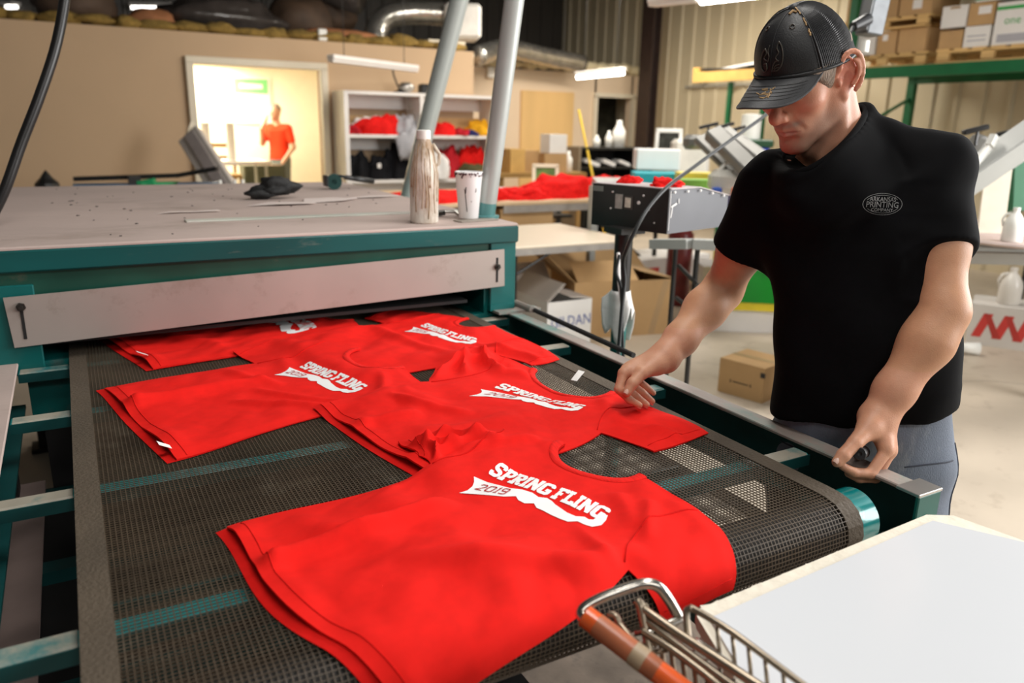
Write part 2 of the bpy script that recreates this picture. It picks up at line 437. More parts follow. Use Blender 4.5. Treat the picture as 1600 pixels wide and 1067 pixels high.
b = MB(); blob(b, (1.75, 9.95, 2.62), (.72, .35, .20), 12, 26, 14, .3); tag(b.build('wrapped_bundle', m_plastic, smooth=True, at=(1.75, 9.8, 2.38)), 'shiny dark plastic wrapped bundle lying on the left wall top', 'bundle')
# ================================================================== conveyor dryer
ZB = .90; BX0, BX1 = -.051, 1.105; YC = .79; RR = .056
m_teal = pmat('teal_paint', (.0, .125, .118), .38, var=.18, scale=5, dirt=(.09, .12, .11), dirt_amt=.34, dirt_scale=9, bump=.05)
m_green = pmat('dark_green_paint', (.010, .070, .048), .35, var=.25, scale=6, dirt=(.10, .10, .07), dirt_amt=.30, dirt_scale=12)
m_dust = pmat('pink_lint_dust', (.50, .395, .355), .85, var=.10, scale=2.2, bump=.15, bscale=40, dirt=(.36, .28, .24), dirt_amt=.38, dirt_scale=3.5, stretch=(.5, 1, 1))
m_railtop = pmat('worn_rail_paint', (.32, .26, .23), .5, var=.25, scale=12, dirt=(.05, .23, .21), dirt_amt=.46, dirt_scale=6, bump=.1, stretch=(1, .5, 1))
m_panel = pmat('dusty_aluminium_panel', (.42, .365, .33), .45, .3, var=.09, scale=3, dirt=(.29, .24, .19), dirt_amt=.38, dirt_scale=5)
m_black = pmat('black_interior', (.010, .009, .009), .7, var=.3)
m_beltweb = pmat('belt_webbing', (.085, .064, .043), .75, var=.15, scale=8, bump=.3, bscale=160)
m_strand = pmat('belt_strands', (.085, .060, .038), .55, var=.25, scale=7, dirt=(.17, .14, .10), dirt_amt=.35, dirt_scale=5)
m_steel = pmat('bare_steel', (.50, .48, .45), .35, .8, var=.12)
m_bolt = pmat('dark_bolt', (.05, .045, .04), .4, .6)

dry = thing('conveyor_dryer', (.55, 2.2, 0), 'long teal conveyor dryer with black mesh belt and dusty pink lid', 'dryer')
OX0, OX1, OY0, OY1, OZ0, OZ1 = -.166, 1.268, 2.234, 4.12, .907, 1.188
# oven shell: open tunnel in front
b = MB()
b.box((OX0-.15+.02, (OY0+OY1)/2, 1.03), (.34, OY1-OY0-.02, .29)); b.box((OX1-.055, (OY0+OY1)/2, 1.03), (.11, OY1-OY0-.02, .29))
b.box((.42, (OY0+OY1)/2+.05, 1.145), (1.66, OY1-OY0-.12, .06)); b.build('oven_shell', m_teal, dry)
b = MB(); b.box((OX0-.13, OY0+.004, .982), (.38, .02, .23), bev=.003); b.build('front_corner_plate', m_teal, dry)
b = MB(); b.box((1.2205, OY0+.004, 1.02), (.095, .02, .228), bev=.003); b.box((1.215, OY0-.0, .915), (.09, .03, .02)); b.build('front_corner_plate', m_teal, dry)
b = MB(); b.box((.475, OY0+.012, 1.066), (1.59, .02, .152), bev=.003); b.build('front_green_band', m_green, dry)
b = MB(); b.box((.475, OY0-.001, 1.157), (1.59, .036, .054), bev=.004); b.build('lid_lip', pmat('dark_teal_lip', (.0, .075, .073), .4, var=.25, scale=4, dirt=(.12, .16, .14), dirt_amt=.33, dirt_scale=15, stretch=(.4, 1, 1.5)), dry)
b = MB(); b.box((.475, (OY0+OY1)/2, 1.1865), (1.59, OY1-OY0+.03, .012), bev=.004); b.build('lid_sheet', m_dust, dry)
b = MB(); b.box((.80, 2.60, 1.1945), (1.0, .05, .006), bev=.002); b.build('lid_seam_strip', pmat('pale_green_strip', (.50, .52, .46), .5, var=.1, dirt=(.5, .42, .39), dirt_amt=.4), dry)
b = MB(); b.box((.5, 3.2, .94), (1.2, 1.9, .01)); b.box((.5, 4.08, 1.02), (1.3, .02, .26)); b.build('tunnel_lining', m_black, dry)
# tilted adjustable flap in front
pn = OY0-.014
c4 = [(-.164, .944), (1.219, .988), (1.216, 1.110), (-.172, 1.071)]
b = MB(); b.prism(c4, 0, .006, lambda x, y, z: (x, pn-z, y)); fp = b.build('entry_flap', m_panel, dry)
for cx, cz, z0, z1 in ((-.138, 1.0, .964, 1.051), (1.190, 1.04, 1.003, 1.084)):
    b = MB(); b.box((cx, pn-.0065, (z0+z1)/2), (.007, .002, z1-z0)); b.build('slot', m_black, fp)
    zz = 1.046 if cx < 0 else 1.054
    b = MB(); b.cyl((cx, pn-.006, zz), (cx, pn-.013, zz), .011, 6); b.cyl((cx, pn-.012, zz), (cx, pn-.022, zz), .005, 8); b.build('bolt', m_bolt, fp)
# side frame rails (C channels)
def rail(x0, x1, inner, y0, y1, mat_top):
    r = MB(); r.box(((x0+x1)/2, (y0+y1)/2, ZB-.004), (x1-x0, y1-y0, .008), bev=.002); o = r.build('rail_top', mat_top, dry)
    r = MB(); xi = x1-.004 if inner < 0 else x0+.004
    r.box((xi, (y0+y1)/2, ZB-.068), (.008, y1-y0, .12)); r.box(((x0+x1)/2, (y0+y1)/2, ZB-.124), (x1-x0, y1-y0, .008))
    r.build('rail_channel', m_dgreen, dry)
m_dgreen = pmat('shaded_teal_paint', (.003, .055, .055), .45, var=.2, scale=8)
rail(1.222, 1.266, -1, .712, 2.26, m_railtop)
rail(-.30, -.163, 1, .60, 2.26, m_dust)
# end bracket on the right rail
b = MB(); b.box((1.238, .714, ZB-.058), (.062, .008, .118), bev=.002); br = b.build('end_bracket', pmat('bracket_teal', (.004, .12, .10), .4, var=.15, scale=8), dry)
b = MB(); b.box((1.240, .733, ZB+.002), (.066, .045, .006), bev=.001); b.build('bracket_cap', m_steel, dry)
b = MB(); b.cyl((1.236, .7105, ZB-.045), (1.236, .708, ZB-.045), .008, 12); b.build('bolt_hole', m_black, br)
# cable tube along the outer side of the right rail
b = MB(); b.tube([(1.300, 2.18, ZB+.012), (1.300, 1.62, ZB-.002)], .008, 8); b.build('conduit', m_black, dry)
b = MB(); b.box((1.262, 2.205, ZB+.004), (.16, .05, .008)); b.cyl((1.29, 2.15, ZB+.014), (1.29, 2.26, ZB+.014), .012, 10); b.build('conduit_clamp', m_railtop, dry)
# cross bars under the belt
for y in (.956, 1.395, 1.818, 2.19):
    b = MB(); b.box((.53, y+.018, ZB-.03), (1.39, .036, .026), bev=.003); cb = b.build('cross_bar', pmat('worn_bar_paint', (.0, .30, .31), .4, var=.2, scale=8, dirt=(.55, .52, .46), dirt_amt=.34, dirt_scale=3), dry)
    for xa, xb in ((-.163, -.052), (1.106, 1.222)):
        b = MB(); b.box(((xa+xb)/2, y+.018, ZB-.0295), (xb-xa, .037, .027), bev=.003); b.build('bar_end', pmat('worn_bar_end', (.34, .31, .25), .45, var=.2, scale=8, dirt=(.0, .16, .17), dirt_amt=.44, dirt_scale=6), cb)
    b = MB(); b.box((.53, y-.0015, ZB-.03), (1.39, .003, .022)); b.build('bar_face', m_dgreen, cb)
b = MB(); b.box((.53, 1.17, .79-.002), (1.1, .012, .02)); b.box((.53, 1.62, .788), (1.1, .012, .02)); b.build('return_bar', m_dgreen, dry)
# lower frame and legs
b = MB(); b.box((-.23, 1.4, .56), (.17, 1.7, .012)); b.box((-.23, 1.4, .50), (.012, 1.7, .12)); b.build('lower_rail', pmat('dusty_brown_rail', (.26, .19, .17), .7, var=.2), dry)
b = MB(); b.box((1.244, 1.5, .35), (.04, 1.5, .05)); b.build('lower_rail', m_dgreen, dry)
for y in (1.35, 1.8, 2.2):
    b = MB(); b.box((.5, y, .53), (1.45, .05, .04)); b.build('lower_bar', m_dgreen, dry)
for x in (-.23, 1.244):
    for y in (1.0, 2.2, 4.0):
        b = MB(); b.box((x, y, .39), (.06, .06, .78)); b.box((x, y, .01), (.12, .12, .02)); b.build('leg', m_black, dry)
b = MB(); b.box((.17, 1.45, .515), (.92, 1.7, .01)); b.build('shade_pan', m_black, dry)  # added black pan that keeps light off the floor at the left
b = MB(); b.box((-.305, 1.42, .42), (.012, 1.66, .80)); b.build('shade_panel', m_black, dry)  # added black skirt, darkens the space under the conveyor's left side
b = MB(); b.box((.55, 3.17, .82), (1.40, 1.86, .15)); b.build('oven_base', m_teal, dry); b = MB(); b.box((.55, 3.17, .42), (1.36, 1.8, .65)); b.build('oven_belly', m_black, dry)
# rollers
b = MB(); b.cyl((BX0-.01, YC, ZB-.002-RR), (BX1-.015, YC, ZB-.002-RR), RR-.006, 40); autosmooth(b.build('roller_lagging', pmat('dark_roller_rubber', (.018, .015, .012), .7, var=.3, scale=12), dry))
b = MB(); b.lathe((BX1-.02, YC, ZB-.002-RR), [(.014, 0), (RR-.004, 0), (RR-.004, .068), (RR-.010, .070), (.014, .066), (.014, .10)], 40, (1, 0, 0))
autosmooth(b.build('roller_end', pmat('glossy_teal_roller', (.0, .20, .20), .18, .1, var=.25, scale=9, dirt=(.42, .48, .44), dirt_amt=.36, dirt_scale=10, coat=.4), dry))
b = MB(); b.cyl((BX0, 3.9, ZB-.058), (BX1, 3.9, ZB-.058), RR-.004, 24); b.build('idle_roller', m_teal, dry)
# mesh belt: real strands along and across
def belt_path(step):
    pts = []
    y = 3.9
    n = int((y-YC)/step)
    for i in range(n): pts.append((3.9-(3.9-YC)*i/n, ZB-.0015, 0, 1))
    k = max(8, int(math.pi*RR/step))
    for i in range(k+1):
        a = math.pi/2+math.pi*i/k; pts.append((YC+(RR-.0005)*math.cos(a), ZB-.002-RR+(RR-.0005)*math.sin(a), math.cos(a), math.sin(a)))
    n2 = int(1.6/step)
    for i in range(1, n2+1): pts.append((YC+1.6*i/n2, ZB-.002-2*RR, 0, -1))
    return pts
b = MB(); P = belt_path(.04)
PI_ = 0.0074; nl = int((BX1-BX0-.076)/PI_)
def ribbon(mb, x, w, t, path):
    v = []
    for y, z, ny, nz in path:
        v += [(x-w/2, y+ny*t, z+nz*t), (x+w/2, y+ny*t, z+nz*t), (x+w/2, y-ny*t, z-nz*t), (x-w/2, y-ny*t, z-nz*t)]
    n = len(path)
    mb.add(v, [(i*4+j, i*4+(j+1) % 4, i*4+4+(j+1) % 4, i*4+4+j) for i in range(n-1) for j in range(4)])
roll_fine = [p for p in P]
for i in range(nl+1):
    ribbon(b, BX0+.038+i*PI_, .0015, .0007, P)
PX = belt_path(.0074)
for y, z, ny, nz in PX:
    t = .0007; tx = (-nz, ny)
    w = .00055
    v = []
    for x in (BX0+.03, BX1-.03):
        for s1, s2 in ((-1, -1), (1, -1), (1, 1), (-1, 1)):
            v.append((x, y+tx[0]*w*s1+ny*t*s2, z+tx[1]*w*s1+nz*t*s2))
    b.add(v, [(j, (j+1) % 4, 4+(j+1) % 4, 4+j) for j in range(4)])
b.build('belt_mesh', m_strand, dry, kind='stuff')
for x0 in (BX0, BX1-.038):
    b = MB(); ribbon(b, x0+.019, .038, .0017, belt_path(.02)); b.build('belt_edge_band', m_beltweb, dry)

b = MB(); b.box((.62, 1.15, .004), (1.9, 2.3, .008), bev=.003); tag(b.build('floor_shade_sheet', pmat('dirty_floor_shade', (.20, .155, .12), .8, var=.3, scale=7, dirt=(.10, .08, .07), dirt_amt=.40, dirt_scale=11, bump=.1), at=(.62, 1.15, 0)), 'added brown sheet coloured as the dirty shaded floor under the conveyor', 'floor shade')  # added sheet, its brown holds the shade and dirt of the floor
# ================================================================== printed shirts lying on the belt
def cloth_mat(key, base, var=.06, rough=.85):
    return pmat(key, base, rough, var=var, scale=40, bump=.10, bscale=900, spec=.12)
m_red = cloth_mat('red_cotton', (.80, .014, .010), .06)
m_redin = cloth_mat('red_cotton_inside', (.62, .008, .006), .08)
m_rib = pmat('red_ribbing', (.78, .010, .006), .85, var=.18, scale=30, stretch=(9, 1, 1), spec=.25)
m_ink = pmat('white_ink', (.92, .92, .92), .45, var=.02)
m_inkred = pmat('red_gap', (.45, .004, .003), .8, var=.05)
m_tagc = pmat('white_care_tag', (.85, .84, .82), .6, var=.03)
KS = .88
RC = RR+.004
def belt_pt(x, s, n):
    if s >= YC: return (x, s, ZB+n)
    a = (YC-s)/RC
    if a <= math.pi/2: return (x, YC-(RC+n)*math.sin(a), ZB-.002-RC+(RC+n)*math.cos(a)+.002)
    d = s-(YC-RC*math.pi/2)
    return (x, YC-RC-n, ZB-RC+d)
HX, HY, HS = -.2, .2, .01
HM = np.zeros((160, 300)); STG = [.00005*((k*4) % 9) for k in range(9)]
from mathutils.bvhtree import BVHTree
def hm_sample(H, x, s):
    i = np.clip((x-HX)/HS, 0, H.shape[0]-1.001); j = np.clip((s-HY)/HS, 0, H.shape[1]-1.001)
    i0 = i.astype(int); j0 = j.astype(int); fi, fj = i-i0, j-j0
    return H[i0, j0]*(1-fi)*(1-fj)+H[i0+1, j0]*fi*(1-fj)+H[i0, j0+1]*(1-fi)*fj+H[i0+1, j0+1]*fi*fj
def hm_blur(H, k=2):
    M = H.copy()
    for _ in range(1):
        P = np.pad(M, 1, mode='edge'); M = np.max([P[a:a+M.shape[0], b:b+M.shape[1]] for a in range(3) for b in range(3)], 0)
    for _ in range(k):
        P = np.pad(M, 1, mode='edge'); M = np.mean([P[a:a+M.shape[0], b:b+M.shape[1]] for a in range(3) for b in range(3)], 0)
    return M
def curve(p0, p1, bow, n):
    p0, p1 = np.array(p0), np.array(p1); d = p1-p0; nn = np.array([d[1], -d[0]])
    return [tuple(p0+d*t+nn*bow*4*t*(1-t)) for t in np.linspace(0, 1, n, endpoint=False)]
# tee outline in its own plane, u across the chest, v from hem to collar
NECK = [(-.085, .71)]+[(-.085*math.cos(t), .71-.082*math.sin(t)**.8) for t in np.linspace(.12, math.pi-.12, 15)]+[(.085, .71)]
OUT = (curve((-.25, 0), (.25, 0), -.006, 34)+curve((.25, 0), (.245, .42), .01, 26)+curve((.245, .42), (.355, .405), -.03, 8)+curve((.355, .405), (.425, .55), .02, 10)
       + curve((.425, .55), (.235, .665), .03, 14)+curve((.235, .665), (.085, .71), .0, 9)+NECK[::-1][:-1]
       + curve((-.085, .71), (-.235, .665), .0, 9)+curve((-.235, .665), (-.425, .55), .03, 14)+curve((-.425, .55), (-.355, .405), .02, 10)+curve((-.355, .405), (-.245, .42), -.03, 8)+curve((-.245, .42), (-.25, 0), .01, 26))
def tri_fill(outline, step):
    o = np.array(outline); lo, hi = o.min(0), o.max(0)
    gx, gy = np.meshgrid(np.arange(lo[0], hi[0], step), np.arange(lo[1], hi[1], step))
    gx = gx+(np.arange(gx.shape[0]) % 2)[:, None]*step/2
    pts = np.stack([gx.ravel(), gy.ravel()], 1)
    x, y = pts.T; ins = np.zeros(len(pts), bool); md = np.full(len(pts), 9.)
    for i in range(len(o)):
        a, b = o[i], o[(i+1) % len(o)]
        c = ((a[1] > y) != (b[1] > y))
        with np.errstate(divide='ignore', invalid='ignore'):
            xi = (b[0]-a[0])*(y-a[1])/(b[1]-a[1] if b[1] != a[1] else 1e-12)+a[0]
        ins ^= c & (x < xi)
        d = b-a; t = np.clip(((pts-a)@d)/max(d@d, 1e-12), 0, 1); md = np.minimum(md, np.linalg.norm(pts-a-t[:, None]*d, axis=1))
    pts = pts+np.random.default_rng(1).uniform(-.06, .06, pts.shape)*step
    pts = pts[ins & (md > step*.45)]
    vin = [Vector(p) for p in np.concatenate([o, pts])]; n = len(o)
    r = delaunay_2d_cdt(vin, [], [list(range(n))], 1, 1e-6)
    return np.array([tuple(p) for p in r[0]]), [tuple(f) for f in r[2]]
TEE_V, TEE_F = tri_fill(OUT, .0075)
_ec = {}
for f in TEE_F:
    for i in range(3):
        e = (f[i], f[(i+1) % 3]); _ec[tuple(sorted(e))] = _ec.get(tuple(sorted(e)), []) + [e]
TEE_B = [v[0] for k, v in _ec.items() if len(v) == 1]

# lettering: strokes on a 10 x 14 cell
LET = {
 'S': (10, [[(8.6, 9.6), (8.6, 11.4), (7.4, 12.6), (2.6, 12.6), (1.4, 11.4), (1.4, 9), (2.6, 7.7), (7.4, 6.3), (8.6, 5), (8.6, 2.6), (7.4, 1.4), (2.6, 1.4), (1.4, 2.6), (1.4, 4.4)]]),
 'P': (10, [[(2.8, 0), (2.8, 14)], [(0, 1.2), (5.6, 1.2)], [(0, 12.6), (7.4, 12.6), (8.6, 11.4), (8.6, 8), (7.4, 6.6), (2.8, 6.6)]]),
 'R': (10, [[(2.8, 0), (2.8, 14)], [(0, 1.2), (5, 1.2)], [(0, 12.6), (7.2, 12.6), (8.4, 11.4), (8.4, 8.6), (7.2, 7.2), (2.8, 7.2)], [(5.2, 7), (8, 1.2), (10, 1.2)]]),
 'I': (5, [[(2.5, 0), (2.5, 14)], [(0, 1.2), (5, 1.2)], [(0, 12.8), (5, 12.8)]]),
 'N': (10, [[(2, 0), (2, 14)], [(8.2, 0), (8.2, 14)], [(2, 13), (8.2, 1)], [(0, 1.2), (3.8, 1.2)], [(6.4, 12.8), (10, 12.8)], [(0, 12.8), (2, 12.8)]]),
 'G': (10, [[(8.6, 9.8), (8.6, 11.4), (7.4, 12.6), (2.6, 12.6), (1.4, 11.4), (1.4, 2.6), (2.6, 1.4), (7.4, 1.4), (8.6, 2.6), (8.6, 5.8), (5.2, 5.8)]]),
 'F': (10, [[(2.8, 0), (2.8, 14)], [(0, 1.2), (5.6, 1.2)], [(0, 12.7), (9, 12.7), (9, 10)], [(2.8, 7), (6.8, 7)]]),
 'L': (10, [[(2.8, 0), (2.8, 14)], [(0, 12.8), (5.6, 12.8)], [(0, 1.3), (9, 1.3), (9, 4.4)]]),
 '2': (10, [[(1, 11), (2.5, 13), (7.5, 13), (9, 11.5), (9, 9), (1.5, 1), (9.5, 1)]]),
 '0': (10, [[(2.5, 13), (7.5, 13), (9, 11.5), (9, 2.5), (7.5, 1), (2.5, 1), (1, 2.5), (1, 11.5), (2.5, 13)]]),
 '1': (6, [[(1, 11), (3.2, 13), (3.2, 1)], [(1, 1), (5.4, 1)]]),
 '9': (10, [[(9, 7), (2.5, 7), (1, 8.5), (1, 11.5), (2.5, 13), (7.5, 13), (9, 11.5), (9, 2.5), (7.5, 1), (1.5, 1)]]),
}
def strokes(ch, x0, x1, y0, y1, th, slant=0., tilt=0.):
    w, S = LET[ch]; V, F = [], []
    def T(p):
        y = y0+(y1-y0)*p[1]/14
        return (x0+(x1-x0)*p[0]/w-slant*(p[1]/14-.5), y+tilt*(p[0]/w))
    def quad(a, b, h):
        a, b = np.array(a, float), np.array(b, float); d = b-a; L = np.hypot(*d); d /= max(L, 1e-9); n = np.array([-d[1], d[0]])*h
        k = max(1, int(L/1.8))
        for i in range(k):
            p, q = a+(b-a)*i/k, a+(b-a)*(i+1)/k; o = len(V)
            V.extend([T(p-n), T(q-n), T(q+n), T(p+n)]); F.append((o, o+1, o+2, o+3))
    for s_ in S:
        for a, b in zip(s_, s_[1:]): quad(a, b, th/2)
        for p in s_[1:-1]:
            o = len(V); V.extend([T((p[0]+th/2*math.cos(a), p[1]+th/2*math.sin(a))) for a in np.linspace(0, 2*math.pi, 8, endpoint=False)+math.pi/8]); F.append(tuple(range(o, o+8)))
    return V, F
PV, PF = [], []
def padd(V, F):
    o = len(PV); PV.extend(V); PF.extend([tuple(i+o for i in f) for f in F])
for ch, a, b in (('S', -.122, -.0995), ('P', -.0985, -.0755), ('R', -.0745, -.0505), ('I', -.0495, -.0385), ('N', -.0370, -.0125), ('G', -.0110, .0150), ('F', .0240, .0460), ('L', .0475, .0700), ('I', .0715, .0835), ('N', .0855, .1110), ('G', .1130, .1400)):
    padd(*strokes(ch, a, b, .4975, .5405, 3.3, .008))
NLET = len(PV)
SW = [(-.124, .470), (-.095, .474), (-.047, .480), (-.028, .488), (-.006, .490), (.012, .485), (.026, .492), (.040, .489), (.053, .483), (.070, .479), (.088, .475), (.106, .476), (.118, .486), (.128, .485), (.134, .490), (.133, .502), (.128, .510), (.142, .520), (.150, .504), (.154, .486), (.147, .470), (.134, .465), (.119, .466), (.108, .453), (.090, .451), (.070, .451), (.050, .453), (.036, .453), (.022, .462), (.010, .451), (-.006, .453), (-.018, .461), (-.032, .446), (-.052, .434), (-.070, .424), (-.096, .405), (-.094, .424), (-.100, .443), (-.110, .457)]
v_, f_s = tri_fill(SW, .005); padd([tuple(p) for p in v_], f_s)
DV, DF = [], []
for ch, a, b, y in (('2', -.092, -.078, .436), ('0', -.0755, -.0615, .4405), ('1', -.0595, -.0525, .445), ('9', -.051, -.038, .4475)):
    V, F = strokes(ch, a, b, y-.001, y+.026, 1.6, .004, .003); o = len(DV); DV += V; DF += [tuple(i+o for i in f) for f in F]

def noise2(u, v, sc, seed):
    return np.array([mnoise.noise(Vector((a*sc, b*sc, seed))) for a, b in zip(u, v)])
def make_tee(label, anchors, seed, folds, tags=(), ang=None, air=.006, far_bunch=0., group='printed red shirts on the belt'):
    global HM
    keys = list(anchors); src = np.array([CAN[k] for k in keys]); dst = np.array([anchors[k] for k in keys])
    A, B_ = [], []
    for (u, v), (x, y) in zip(src*KS, dst):
        A += [[v, u, 1, 0], [-u, v, 0, 1]]; B_ += [x, y]
    A = np.array(A); B_ = np.array(B_)
    if ang is not None:
        c, s_ = math.cos(rad(ang)), math.sin(rad(ang)); t = np.mean(B_.reshape(-1, 2)-(A[:, :2]@[c, s_]).reshape(-1, 2), 0); sol = np.array([c, s_, *t])
    else: sol = np.linalg.lstsq(A, B_, rcond=None)[0]
    res = (B_-A@sol).reshape(-1, 2)
    def phi(P): return np.exp(-np.linalg.norm(P[:, None]-src[None], axis=2)**2/(2*.13**2))
    Kc = np.linalg.solve(phi(src)+.12*np.eye(len(src)), res)
    def flat(P):
        P = np.asarray(P, float); u, v = P.T*KS
        return np.stack([sol[0]*v+sol[1]*u+sol[2], -sol[0]*u+sol[1]*v+sol[3]], 1)+phi(P)@Kc
    HB = hm_blur(HM, 3)
    o_ = np.array(OUT)
    def edged(P):
        d = np.full(len(P), 9.)
        for i in range(0, len(o_), 1):
            a, b = o_[i], o_[(i+1) % len(o_)]; q = b-a; t = np.clip(((P-a)@q)/max(q@q, 1e-12), 0, 1); d = np.minimum(d, np.linalg.norm(P-a-t[:, None]*q, axis=1))
        return d
    def height(P, layer):
        P = np.asarray(P, float); u, v = P.T; X = flat(P)
        h = hm_sample(HB, X[:, 0], X[:, 1])+.0015
        if layer == 0: return h
        e = edged(P); rim = sm(0, .035, e)
        n = .0090*noise2(u, v, 6, seed)+.0046*noise2(u+v*.4, v*.6, 16, seed+3)+.0040*np.abs(noise2(u*1.0+v*.3, v, 11, seed+9))
        g = np.zeros(len(P))
        for (a0, b0, a1, b1, w, hh) in folds:
            a, b = np.array([a0, b0]), np.array([a1, b1]); q = b-a; t = np.clip(((P-a)@q)/(q@q), 0, 1)
            dd = np.linalg.norm(P-a-t[:, None]*q, axis=1)
            g += hh*np.exp(-(dd/w)**2)*np.clip(1-np.abs(2*t-1)**4, 0, 1)
        dmp = 1-.80*np.exp(-(((u-.01)/.17)**6+((v-.475)/.085)**4)); n = n*dmp; g = g*dmp
        hem = sm(.07, 0, v)*(.006+.007*np.sin(u*19+seed)*np.cos(u*7+seed*2))
        return h+.003+air*rim*.6+np.maximum(n, -.003)*(.35+.65*rim)+g*(.25+.75*rim)+np.maximum(hem, .001)*sm(.26, .2, np.abs(u))
    root = thing('printed_tee_shirt', (float(flat([[0, .35]])[0][0]), float(flat([[0, .35]])[0][1]), ZB), label, 'shirt', group)
    def place(P, H): return [belt_pt(x, s, n) for (x, s), n in zip(flat(P), H)]
    # back panel, peeking out a little below the front hem
    Pb = TEE_V.copy(); Pb[:, 1] -= .020*sm(.12, 0, Pb[:, 1]); Pb[:, 0] *= 1+.012*sm(.2, 0, Pb[:, 1])
    neck = (np.abs(Pb[:, 0]) < .07) & (Pb[:, 1] > .6); 
    v = place(Pb, height(Pb, 0)); o = link_mesh('back_panel', v, TEE_F, m_redin, root, smooth=True)
    H = height(TEE_V, 1); v = place(TEE_V, H)
    skirt_lo = place(TEE_V, np.maximum(H-.0035, height(TEE_V, 0)+.0008)); n = len(v)
    f = list(TEE_F)+[(n+b, n+a, a, b)[::-1] for a, b in TEE_B]
    o = link_mesh('front_panel', v+skirt_lo, f, m_red, root, smooth=False); autosmooth(o, 50)
    # collar band
    nk = np.array(NECK); c = np.array([0, .73]); outv = nk-(c-nk)/np.linalg.norm(c-nk, axis=1)[:, None]*.021
    rows = []
    for t, up in ((0, .0006), (.15, .0024), (.55, .0030), (.9, .0022), (1.0, .0004)):
        P = nk*(1-t)+outv*t; rows.append(place(P, height(P, 1)+up))
    b = MB(); m = len(nk); b.add([p for r in rows for p in r], [(i*m+j, i*m+j+1, (i+1)*m+j+1, (i+1)*m+j) for i in range(4) for j in range(m-1)]); b.build('collar', m_rib, root, smooth=True)
    # seams: armholes, sleeve hems, bottom hem
    def seam(P, r=.0011, up=.0004):
        P = np.array(P); b = MB(); b.tube(place(P, height(P, 1)+up), r, 6); b.build('seam', m_redin, root, smooth=True)
    for s_ in (-1, 1):
        seam([(s_*(.235-.028*math.sin(t*math.pi)), .66-.235*t) for t in np.linspace(0, 1, 22)], .0014, .0006)
        seam([(s_*(.355-.022+.07*t), .405+.002+.145*t+.008) for t in np.linspace(0.02, .96, 14)], .0008, .0002)
    seam([(u, .024) for u in np.linspace(-.246, .246, 60)], .0009, .0002)
    bvh = BVHTree.FromPolygons([Vector(p) for p in v], TEE_F)
    def lay(P, up):
        out = []
        for i_, ((x, y), hh) in enumerate(zip(flat(P), height(P, 1))):
            if y < YC+.01: out.append(belt_pt(x, y, hh+.002)); continue
            h = bvh.ray_cast(Vector((x, y, ZB+.2)), Vector((0, 0, -1)))
            out.append((x, y, (h[0].z if h[0] is not None else ZB+hh)+up+(STG[i_//4 % 9] if i_ < NLET else 0)))
        return out
    P = np.array(PV); link_mesh('print', lay(P, .0011), PF, m_ink, root)
    P = np.array(DV); link_mesh('print_year', lay(P, .0019), DF, m_inkred, root)
    for (u, v0, du, dv) in tags:
        P = np.array([(u, v0), (u+.013*abs(math.copysign(1, dv)), v0), (u+.013+du, v0+dv), (u+du, v0+dv)]); hh = height(P, 1)+.004; hh[2:] += .012
        q = place(P, hh); q2 = [(a, b_, c_+.0006) for a, b_, c_ in q]
        link_mesh('care_tag', q+q2, [(0, 1, 2, 3), (7, 6, 5, 4), (0, 4, 5, 1), (1, 5, 6, 2), (2, 6, 7, 3), (3, 7, 4, 0)], m_tagc, root)
    # add to the pile
    X = flat(TEE_V); i = np.clip(((X[:, 0]-HX)/HS).round().astype(int), 0, 159); j = np.clip(((X[:, 1]-HY)/HS).round().astype(int), 0, 299)
    np.maximum.at(HM, (i, j), H*.92)
    return root, place, height
CAN = dict(hf=(-.25, 0), hn=(.25, 0), hm=(0, 0), uf=(-.245, .42), un=(.245, .42), sbf=(-.355, .405), stf=(-.425, .55), sbn=(.355, .405), stn=(.425, .55), shf=(-.235, .665), shn=(.235, .665), nf=(-.085, .71), nn=(.085, .71), nb=(0, .628), pS=(-.122, .53), pG=(.14, .53))
make_tee('red printed shirt half inside the oven mouth, farthest from the man', dict(hn=(.13, 2.027), un=(.40, 2.07), pS=(.546, 2.425), pG=(.59, 2.23)), 1.3, [(-.2, .1, .2, .3, .03, .008)], tags=[(.17, .012, .004, -.03)], ang=13)
make_tee('red printed shirt beside the oven corner, its sleeve touching the right belt edge', dict(nf=(1.063, 2.161), stn=(1.085, 1.665), sbn=(1.0, 1.64), pS=(.9, 2.129), pG=(.96, 1.902), nn=(1.085, 2.05)), 4.1,
         [(-.25, .35, .2, .33, .025, .010), (.1, .5, .4, .45, .02, .010), (.2, .25, .24, .6, .03, .010)], ang=14)
make_tee('red printed shirt nearest the left belt edge, hem tag at its near corner', dict(hf=(.019, 1.919), hn=(.114, 1.425), pS=(.472, 1.881), pG=(.547, 1.643), nf=(.625, 1.93)), 7.7,
         [(-.09, -.08, -.06, .38, .018, .020), (.03, .22, .24, .40, .014, .011), (-.02, .30, .24, .44, .013, .009), (-.2, .3, .0, .38, .02, .009), (-.22, .5, -.05, .44, .025, .010), (.1, .62, .25, .5, .016, .010)], tags=[(.205, .004, .004, -.026)], ang=14)
